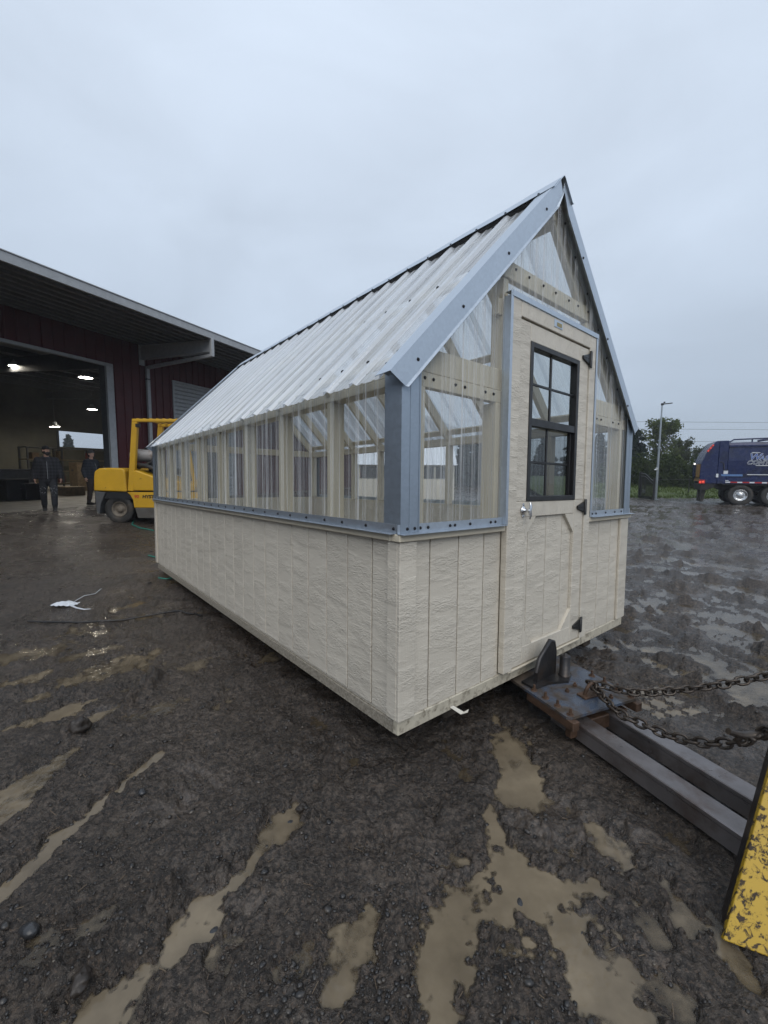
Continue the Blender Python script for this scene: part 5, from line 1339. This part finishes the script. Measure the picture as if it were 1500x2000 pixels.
def conifer(label, px, top_py, Y, width, seed, mat=M_NEED, group='trees at the yard edge', n=None, leaf=.17):
    rs = np.random.default_rng(seed); rd = random.Random(seed)
    b = atY(px, 960, Y); gz = bz(b.x, Y); h = atY(px, top_py, Y).z-gz
    g = thing('conifer_tree', label, 'tree', (b.x, Y, gz-.05), group=group)
    mb = MB(); mb.tube([(0, 0, 0), (0, 0, h*.5), (0, 0, h)], [h*.018, h*.011, .01], 8); P_ = []
    z = h*.06
    while z < h*.99:
        f = 1-z/h; R_ = width/2*(f**.85)*rd.uniform(.75, 1.1)+.05
        for k in range(max(4, int(5+5*f))):
            a = rd.uniform(0, 6.28); rr = R_*rd.uniform(.6, 1.08); tip = Vector((rr*math.cos(a), rr*math.sin(a), z-.20*rr+rd.uniform(-.1, .1)))
            mb.tube([(0, 0, z), tip], [.02, .006], 4, cap=False)
            m = int(8+34*rr)
            for q in range(m):
                t = rd.uniform(.12, 1)**.8; s = .10+.16*rr*(1-t)
                P_.append((tip.x*t+rd.uniform(-s, s), tip.y*t+rd.uniform(-s, s), z+(tip.z-z)*t-abs(rd.gauss(0, .10))-.0))
        z += h*.026+.08*f
    mb.build('trunk', M_BARK, g); leaves('crown', np.array(P_), leaf, mat, g, 1.9, rs)
conifer('dark conifer standing just right of the greenhouse eave', 1236, 832, 38, 4.6, 3)
broadleaf('tall leafy green tree behind the lamp post', 1283, 812, 41, 3.8, M_LEAF, 4, 7000, .16)
broadleaf('shorter paler tree between the lamp post and the truck', 1321, 856, 43, 2.6, M_LEAF2, 5, 3800, .15, .15)
broadleaf('rounded tree mostly hidden behind the tail of the truck', 1372, 868, 46, 3.2, M_LEAF2, 6, 3200, .16, .1)
for i, (px, tp, Y, w) in enumerate(((905, 846, 44, 5), (935, 830, 46, 5.5), (972, 842, 45, 5), (1010, 852, 47, 5), (1060, 846, 48, 5.5), (1115, 850, 46, 5), (1165, 842, 43, 5.5), (1202, 848, 42, 5))):
    conifer(f'dark conifer seen through the greenhouse, {["first", "second", "third", "fourth", "fifth", "sixth", "seventh", "eighth"][i]} from the left', px, tp, Y, w, 30+i, leaf=.24)
conifer('lone conifer seen through the far doorway of the workshop', 140, 846, 75, 5.5, 77, group='trees beyond the workshop', leaf=.30)
def shrub(px, Y, w, h, seed, label):
    rs = np.random.default_rng(seed); b = atY(px, 960, Y); gz = bz(b.x, Y)
    g = thing('shrub', label, 'shrub', (b.x, Y, gz), group='undergrowth below the trees'); n = 1500
    a = rs.normal(size=(n, 3)); a /= np.linalg.norm(a, axis=1)[:, None]; rr = rs.uniform(.35, 1, n)**.5
    lob = 1+.28*np.sin(a[:, 0]*5+seed)*np.cos(a[:, 1]*4-seed)
    pos = np.stack([a[:, 0]*w/2*rr*lob, a[:, 1]*w/2*rr*lob, np.abs(a[:, 2])*h*rr*lob], 1); leaves('foliage', pos, .17, M_HEDGE, g, rs=rs)
    mb = MB(); 
    for k in range(6): q = pos[k*7]; mb.tube([(0, 0, 0), (q[0]*.5, q[1]*.5, q[2]*.6), tuple(q)], [.03, .02, .008], 5)
    mb.build('stem', M_BARK, g)
ordn = ['first', 'second', 'third', 'fourth', 'fifth', 'sixth', 'seventh', 'eighth', 'ninth', 'tenth', 'eleventh', 'twelfth']
for i, (px, Y, w, h) in enumerate(((1234, 31, 2.4, 2.6), (1252, 31.5, 2.6, 2.6), (1272, 31, 2.6, 2.9), (1292, 31.5, 2.6, 2.7), (1312, 31, 2.6, 2.6), (1331, 31.5, 2.6, 2.5), (1350, 32, 2.6, 2.6), (1378, 33, 3.2, 2.4), (1410, 33, 3.2, 2.2), (1450, 33, 3.4, 2.4), (1490, 33, 3.4, 2.4), (1190, 32, 3, 2.2))):
    shrub(px, Y, w, h, 60+i, f'dark green shrub below the trees, {ordn[i]} counting right from the greenhouse corner' if i < 11 else 'dark green shrub seen through the right end of the greenhouse')
def grass_bank():
    n, m = 120, 40; xs = np.linspace(10, 60, n); ys = np.linspace(25.6, 60, m)
    X, Y = np.meshgrid(xs, ys); x = X.ravel(); y = Y.ravel(); edge = 25.9+.35*fbm(x, y*0, 3.0, 3, 5)
    hgt = .12+.75*sst(25.8, 36, y)*sst(24, 15, x*28/np.maximum(y, 1))+.25*sst(26, 30, y)
    z = base_z(x, y)+np.where(y > edge, hgt*sst(0, 2.0, y-edge)+.05*fbm(x, y, .7, 3, 9), -.06)
    me = bpy.data.meshes.new('grass_bank'); i = np.arange(m-1)[:, None]; k = np.arange(n-1)[None]; F = np.stack([i*n+k, i*n+k+1, (i+1)*n+k+1, (i+1)*n+k], -1).reshape(-1, 4)
    me.from_pydata(np.stack([x, y, z], 1).tolist(), [], F.tolist()); me.polygons.foreach_set('use_smooth', np.ones(len(F), bool))
    t = NT('rough_grass'); v = t.coord(world=True); c = t.ramp(t.noise(v, 1.2, 6, .7), [(.3, (.03, .042, .014)), (.5, (.065, .095, .02)), (.7, (.10, .125, .04))]); me.materials.append(t.done(t.pr(c, .8, 0, t.bump(t.noise(v, 12, 4), .8, .05))))
    struct(put('grass_bank', me))
    k = 16000; gx = rng.uniform(12, 40, k); gy = 26.2+rng.uniform(0, 1, k)**1.5*11; keep = gx/gy > .45; gx, gy = gx[keep], gy[keep]
    gz_ = base_z(gx, gy)+(.12+.75*sst(25.8, 36, gy)*sst(24, 15, gx*28/gy)+.25*sst(26, 30, gy))*sst(0, 2.0, gy-26)
    n_ = len(gx); a = rng.uniform(0, 6.28, n_); hh = rng.uniform(.08, .24, n_); b = .03
    V = np.stack([np.stack([gx-b*np.cos(a), gy-b*np.sin(a), gz_-.03], 1), np.stack([gx+b*np.cos(a), gy+b*np.sin(a), gz_-.03], 1), np.stack([gx+rng.normal(0, .05, n_), gy+rng.normal(0, .05, n_), gz_+hh], 1)], 1).reshape(-1, 3)
    me = bpy.data.meshes.new('grass'); me.from_pydata(V.tolist(), [], np.arange(3*n_).reshape(-1, 3).tolist()); me.materials.append(leaf_mat('grass_blades', (.04, .06, .016), (.075, .11, .024), (.12, .15, .04)))
    o = put('grass', me); o['kind'] = 'stuff'; o['label'] = 'rough green grass on the bank beyond the yard'; o['category'] = 'grass'
grass_bank()
# ================================================================== lamp post, gate, wires, fence
def lamp_post():
    g = thing('lamp_post', 'thin grey lamp post with flat black head beside the gate', 'lamp post', (15.93, 24.56, bz(15.93, 24.56)))
    MP = simple('grey_pole', (.33, .37, .40), .4, .5); h = 5.53
    MB().tube([(0, 0, 0), (0, 0, 2.4), (0, 0, h)], [.075, .058, .036], 12).build('pole', MP, g)
    MB().box((-.15, -.15, 0), (.15, .15, .03), .005).build('base_plate', MP, g)
    mb = MB(); mb.beam((-.03, 0, h-.04), (.55, 0, h+.03), .16, .05, (0, 0, 1), .012); mb.box((-.05, -.05, h-.10), (.07, .05, h+.02), .01); mb.build('lamp_head', M_BLACK, g)
    mb = MB(); mb.lathe([(.05, 0), (.05, .06), (.0001, .09)], 10, Matrix.Translation((.12, 0, h+.03))); mb.build('photocell', M_BLACK, g)
    mb = MB(); mb.box((-.13, -.1, 1.75), (-.03, .0, 1.87), .02); mb.lathe([(.06, 0), (.05, .05), (.0001, .07)], 10, Matrix.Translation((-.16, -.05, 1.73))); mb.build('camera_box', simple('white_plastic', (.6, .62, .62), .4), g)
    mb = MB(); mb.box((-.09, -.11, 2.95), (.06, .02, 3.05), .01); mb.box((-.12, -.10, 3.4), (.03, .0, 3.46), .01); mb.build('bracket', MP, g)
lamp_post()
def gate():
    a = Vector((16.03, 26.3, 0)); b = Vector((15.62, 24.3, 0)); a.z = b.z = bz(15.8, 25)
    d = b-a; L = d.length; g = thing('iron_gate', 'black iron gate with curved top rails left of the lamp post', 'gate', a, math.atan2(d.y, d.x))
    MB().box((-.07, -.07, 0), (.07, .07, 1.62), .01).build('post', M_BLACK, g); MB().box((L-.05, -.05, 0), (L+.05, .05, 1.25), .01).build('post', M_BLACK, g)
    tz = lambda t: 1.52-.42*sst(.25, 1.0, np.array(t/L)).item()
    for dz in (0, -.16): MB().tube([(t, 0, tz(t)+dz) for t in np.linspace(.07, L-.05, 14)], .022, 6).build('top_rail', M_BLACK, g)
    MB().box((.07, -.02, .12), (L-.05, .02, .17)).build('bottom_rail', M_BLACK, g); MB().box((.07, -.03, .02), (L-.05, .03, .115)).build('track_guard', M_BLACK, g)
    for k in range(16):
        t = .17+k*(L-.3)/15; MB().box((t-.011, -.011, .171), (t+.011, .011, tz(t))).build('bar', M_BLACK, g)
    MB().box((.5, -.06, .35), (.95, -.025, .55), .01).build('operator_box', M_DGREY, g)
gate()
M_WIRE = simple('wire', (.10, .11, .12), .5)
for i, (py, lab) in enumerate(((822, 'uppermost thin overhead wire crossing the sky above the truck'), (836, 'middle thin overhead wire crossing the sky above the truck'), (860, 'lowest thin overhead wire, level with the truck roof'))):
    a = atY(700, py-2, 62); b = atY(1900, py+6, 62); c = (a+b)/2; o = thing('overhead_wire', lab, 'wire', c, group='overhead wires')
    pts = [a+(b-a)*t-c-Vector((0, 0, 1.2*(.25-(t-.5)**2)*0)) for t in [k/20 for k in range(21)]]
    MB().tube(pts, .022, 5).build('strand', M_WIRE, o)
    for e_ in (a, b): MB().tube([(e_-c), Vector(((e_-c).x, 0, -c.z))], [.12, .16], 8).build('pole', M_BARK, o)
def cable_fence():
    a = Vector((16.9, 27.2, 0)); b = Vector((30, 29.5, 0)); a.z = b.z = bz(20, 28)+.1; g = thing('cable_fence', 'dark cable fence along the grass behind the truck', 'fence', a)
    for k in range(5): p = (b-a)*(k/4); MB().tube([p, p+Vector((0, 0, 1.15))], .035, 8).build('post', M_BLACK, g)
    MB().tube([Vector((0, 0, 1.05)), (b-a)+Vector((0, 0, 1.05))], .014, 5).build('cable', M_BLACK, g)
cable_fence()
# ================================================================== second shed behind
def garden_shed():
    Y = 18.6; x0 = atY(700, 960, Y).x; x1 = atY(887, 960, Y).x; gz = bz(2, Y); g = thing('garden_shed', 'cream shed with white metal roof seen through the greenhouse', 'shed', (x0, Y, gz+.12)); Wd = x1-x0; D = 2.4
    MB().box((0, 0, 0), (Wd, D, 1.02)).build('backing_wall', M_SID, g)
    k = 0
    while k*.2032 < Wd-.1: MB().box((k*.2032+.003, -.012, 0), (min(Wd, k*.2032+.2), -.0005, 1.02), .002).build('siding_board', M_SID, g); k += 1
    for x in np.linspace(0.04, Wd-.04, 6): MB().box((x-.03, .0, 1.021), (x+.03, .08, 1.60)).build('stud', M_LUM, g)
    MB().add([(0, -.01, 1.021), (Wd, -.01, 1.021), (Wd, -.01, 1.6), (0, -.01, 1.6)], [(0, 1, 2, 3)]).build('window_strip', M_CLEAR, g); MB().box((0, -.02, 1.601), (Wd, D+.02, 1.66), .004).build('top_plate', M_LUM, g)
    MB().box((0, D-.05, 1.021), (Wd, D, 1.60)).build('rear_wall', M_DGREY, g)
    MR = simple('white_metal_roof', (.70, .72, .76), .35, .2, var=.06); mb = MB(); mb.prism([(-.12, 1.64), (D/2, 2.58), (D+.12, 1.64), (D/2, 2.50)], 0, -.1, Wd+.1)
    rf = mb.build('roof', MR, g)
    for x in np.arange(0, Wd, .3): MB().beam((x, -.12, 1.665), (x, D/2, 2.605), .03, .02, (0, -.6, .8)).build('roof_seam', MR, rf)
    for x in (.3, Wd-.3): MB().box((x-.1, .1, -.12), (x+.1, D-.1, -.002)).build('skid', M_SKID, g)
garden_shed()
# ================================================================== litter and stones
def bag():
    p = gnd(128, 1186); z = ground_at(p.x, p.y); g = thing('plastic_bag', 'crumpled white plastic scrap with trailing strings on the mud', 'plastic scrap', (p.x, p.y, z))
    MP = simple('white_plastic_film', (.55, .58, .62), .35, var=.1); rs = random.Random(3); mb = MB(); n, m = 12, 8; vs = []
    for i in range(n):
        for j in range(m): u, v = i/(n-1)-.5, j/(m-1)-.5; vs.append((u*.24, v*.13*(1.2-abs(u)), .012+.022*max(0, 1-4*(u*u+v*v))+rs.uniform(0, .018)))
    mb.add(vs, [(i*m+j, (i+1)*m+j, (i+1)*m+j+1, i*m+j+1) for i in range(n-1) for j in range(m-1)]); o = mb.build('film', MP, g); o.modifiers.new('t', 'SOLIDIFY').thickness = .002
    q1 = [gnd(a, b)-p for a, b in ((136, 1190), (148, 1180), (165, 1170), (186, 1166), (198, 1156))]; MB().tube([(a.x, a.y, .022) for a in q1], .0042, 6).build('string', MP, g)
    q2 = [gnd(a, b)-p for a, b in ((136, 1188), (150, 1194), (165, 1197), (178, 1196))]; MB().tube([(a.x, a.y, .02) for a in q2], [.010, .009, .007, .004], 6).build('string', MP, g)
bag()
def on_ground(pts, lift=.006, z=0):
    out = []
    for a, b in pts:
        q = gnd(a, b, z); out.append(Vector((q.x, q.y, ground_at(q.x, q.y)+lift)))
    return out
def line_thing(name, label, cat, pts, r, mat, n=6):
    P_ = on_ground(pts, r*1.2); dense = []
    for a, b in zip(P_[:-1], P_[1:]):
        for k in range(6):
            q = a+(b-a)*(k/6); dense.append(Vector((q.x, q.y, max(q.z, ground_at(q.x, q.y)+r*.8))))
    dense.append(P_[-1]); o0 = dense[0].copy(); MBt = MB().tube([q-o0 for q in dense], r, n)
    return tag(MBt.build(name, mat, None, o0), label, cat)
line_thing('black_cable', 'thin black cable lying across the mud left of the greenhouse', 'cable', [(55, 1220), (150, 1219), (240, 1212), (340, 1198), (375, 1200), (395, 1209)], .008, M_BLACK)
M_TEAL = simple('teal_strap', (.02, .22, .17), .5)
line_thing('teal_strap', 'teal strap on the ground in front of the forklift wheel', 'strap', [(252, 1026), (262, 1028), (258, 1033), (272, 1037), (285, 1039), (300, 1041)], .012, M_TEAL)
line_thing('teal_strap', 'teal strap end beside the bottom corner of the greenhouse', 'strap', [(290, 1088), (300, 1091), (312, 1093)], .010, M_TEAL); line_thing('teal_strap', 'teal strap end tucked under the greenhouse skirt', 'strap', [(310, 1133), (325, 1134), (345, 1131)], .008, M_TEAL)
def stone(px, py, size, seed, label, mat, flat=.6):
    rs = random.Random(seed); p = gnd(px, py); z = ground_at(p.x, p.y); mb = MB(); clod = mat is M_CLOD; mb.ball((0, 0, 0), (size, size*.7, size*flat), 26, 18)
    from mathutils import noise as mn
    mb.v = [tuple(Vector(v)*(1+(.30 if clod else .14)*mn.fractal(Vector(v)/size*(1.9 if clod else 1.1)+Vector((seed*3.1, 0, 0)), 1.0, 2.0, 4))) for v in mb.v]
    o = mb.build('stone', mat, None, (p.x, p.y, z+size*flat*.35)); o.rotation_euler = (0, 0, rs.uniform(0, 3)); tag(o, label, 'stone', 'larger stones in the mud')
M_STONE = simple('wet_dark_stone', (.03, .031, .034), .28, var=.3, scale=30, bump=.4); M_CLOD = simple('mud_clod', (.028, .022, .018), .5, var=.4, scale=30, bump=.9, bscale=50)
stone(567, 1603, .021, 1, 'smooth oval black stone lying in the narrow tan puddle', M_STONE, .45); stone(58, 1825, .030, 2, 'large dark stone in the mud near the lower left edge', M_STONE)
stone(128, 1870, .018, 3, 'dark stone just right of the large one at lower left', M_STONE); stone(155, 1437, .055, 4, 'dark mud clod on the rut ridge left of the greenhouse', M_CLOD, .8)
stone(160, 1938, .034, 5, 'biggest mud clod beside the bottom left puddle', M_CLOD, .55); stone(278, 1560, .020, 6, 'dark stone between the two long ruts', M_STONE); stone(590, 1585, .026, 7, 'black clod on the right bank of the narrow tan puddle', M_CLOD, .7)
stone(418, 1815, .022, 8, 'small black stone at the edge of the lower left puddle', M_STONE); stone(1015, 1760, .018, 9, 'grey stone by the big central puddle', M_STONE)
# ================================================================== rain haze
def haze():
    t = NT('rain_haze'); n = t.n('ShaderNodeVolumePrincipled', {'Color': (.86, .90, .96, 1), 'Density': .0013, 'Anisotropy': .2})
    t.t.links.new(n.outputs[0], t.out.inputs['Volume'])
    o = MB().box((-710, -710, -1.4), (710, 710, 14)).build('haze', t.m, None, kind='stuff'); o['label'] = 'thin grey rain haze filling the yard'; o['category'] = 'haze'
haze()
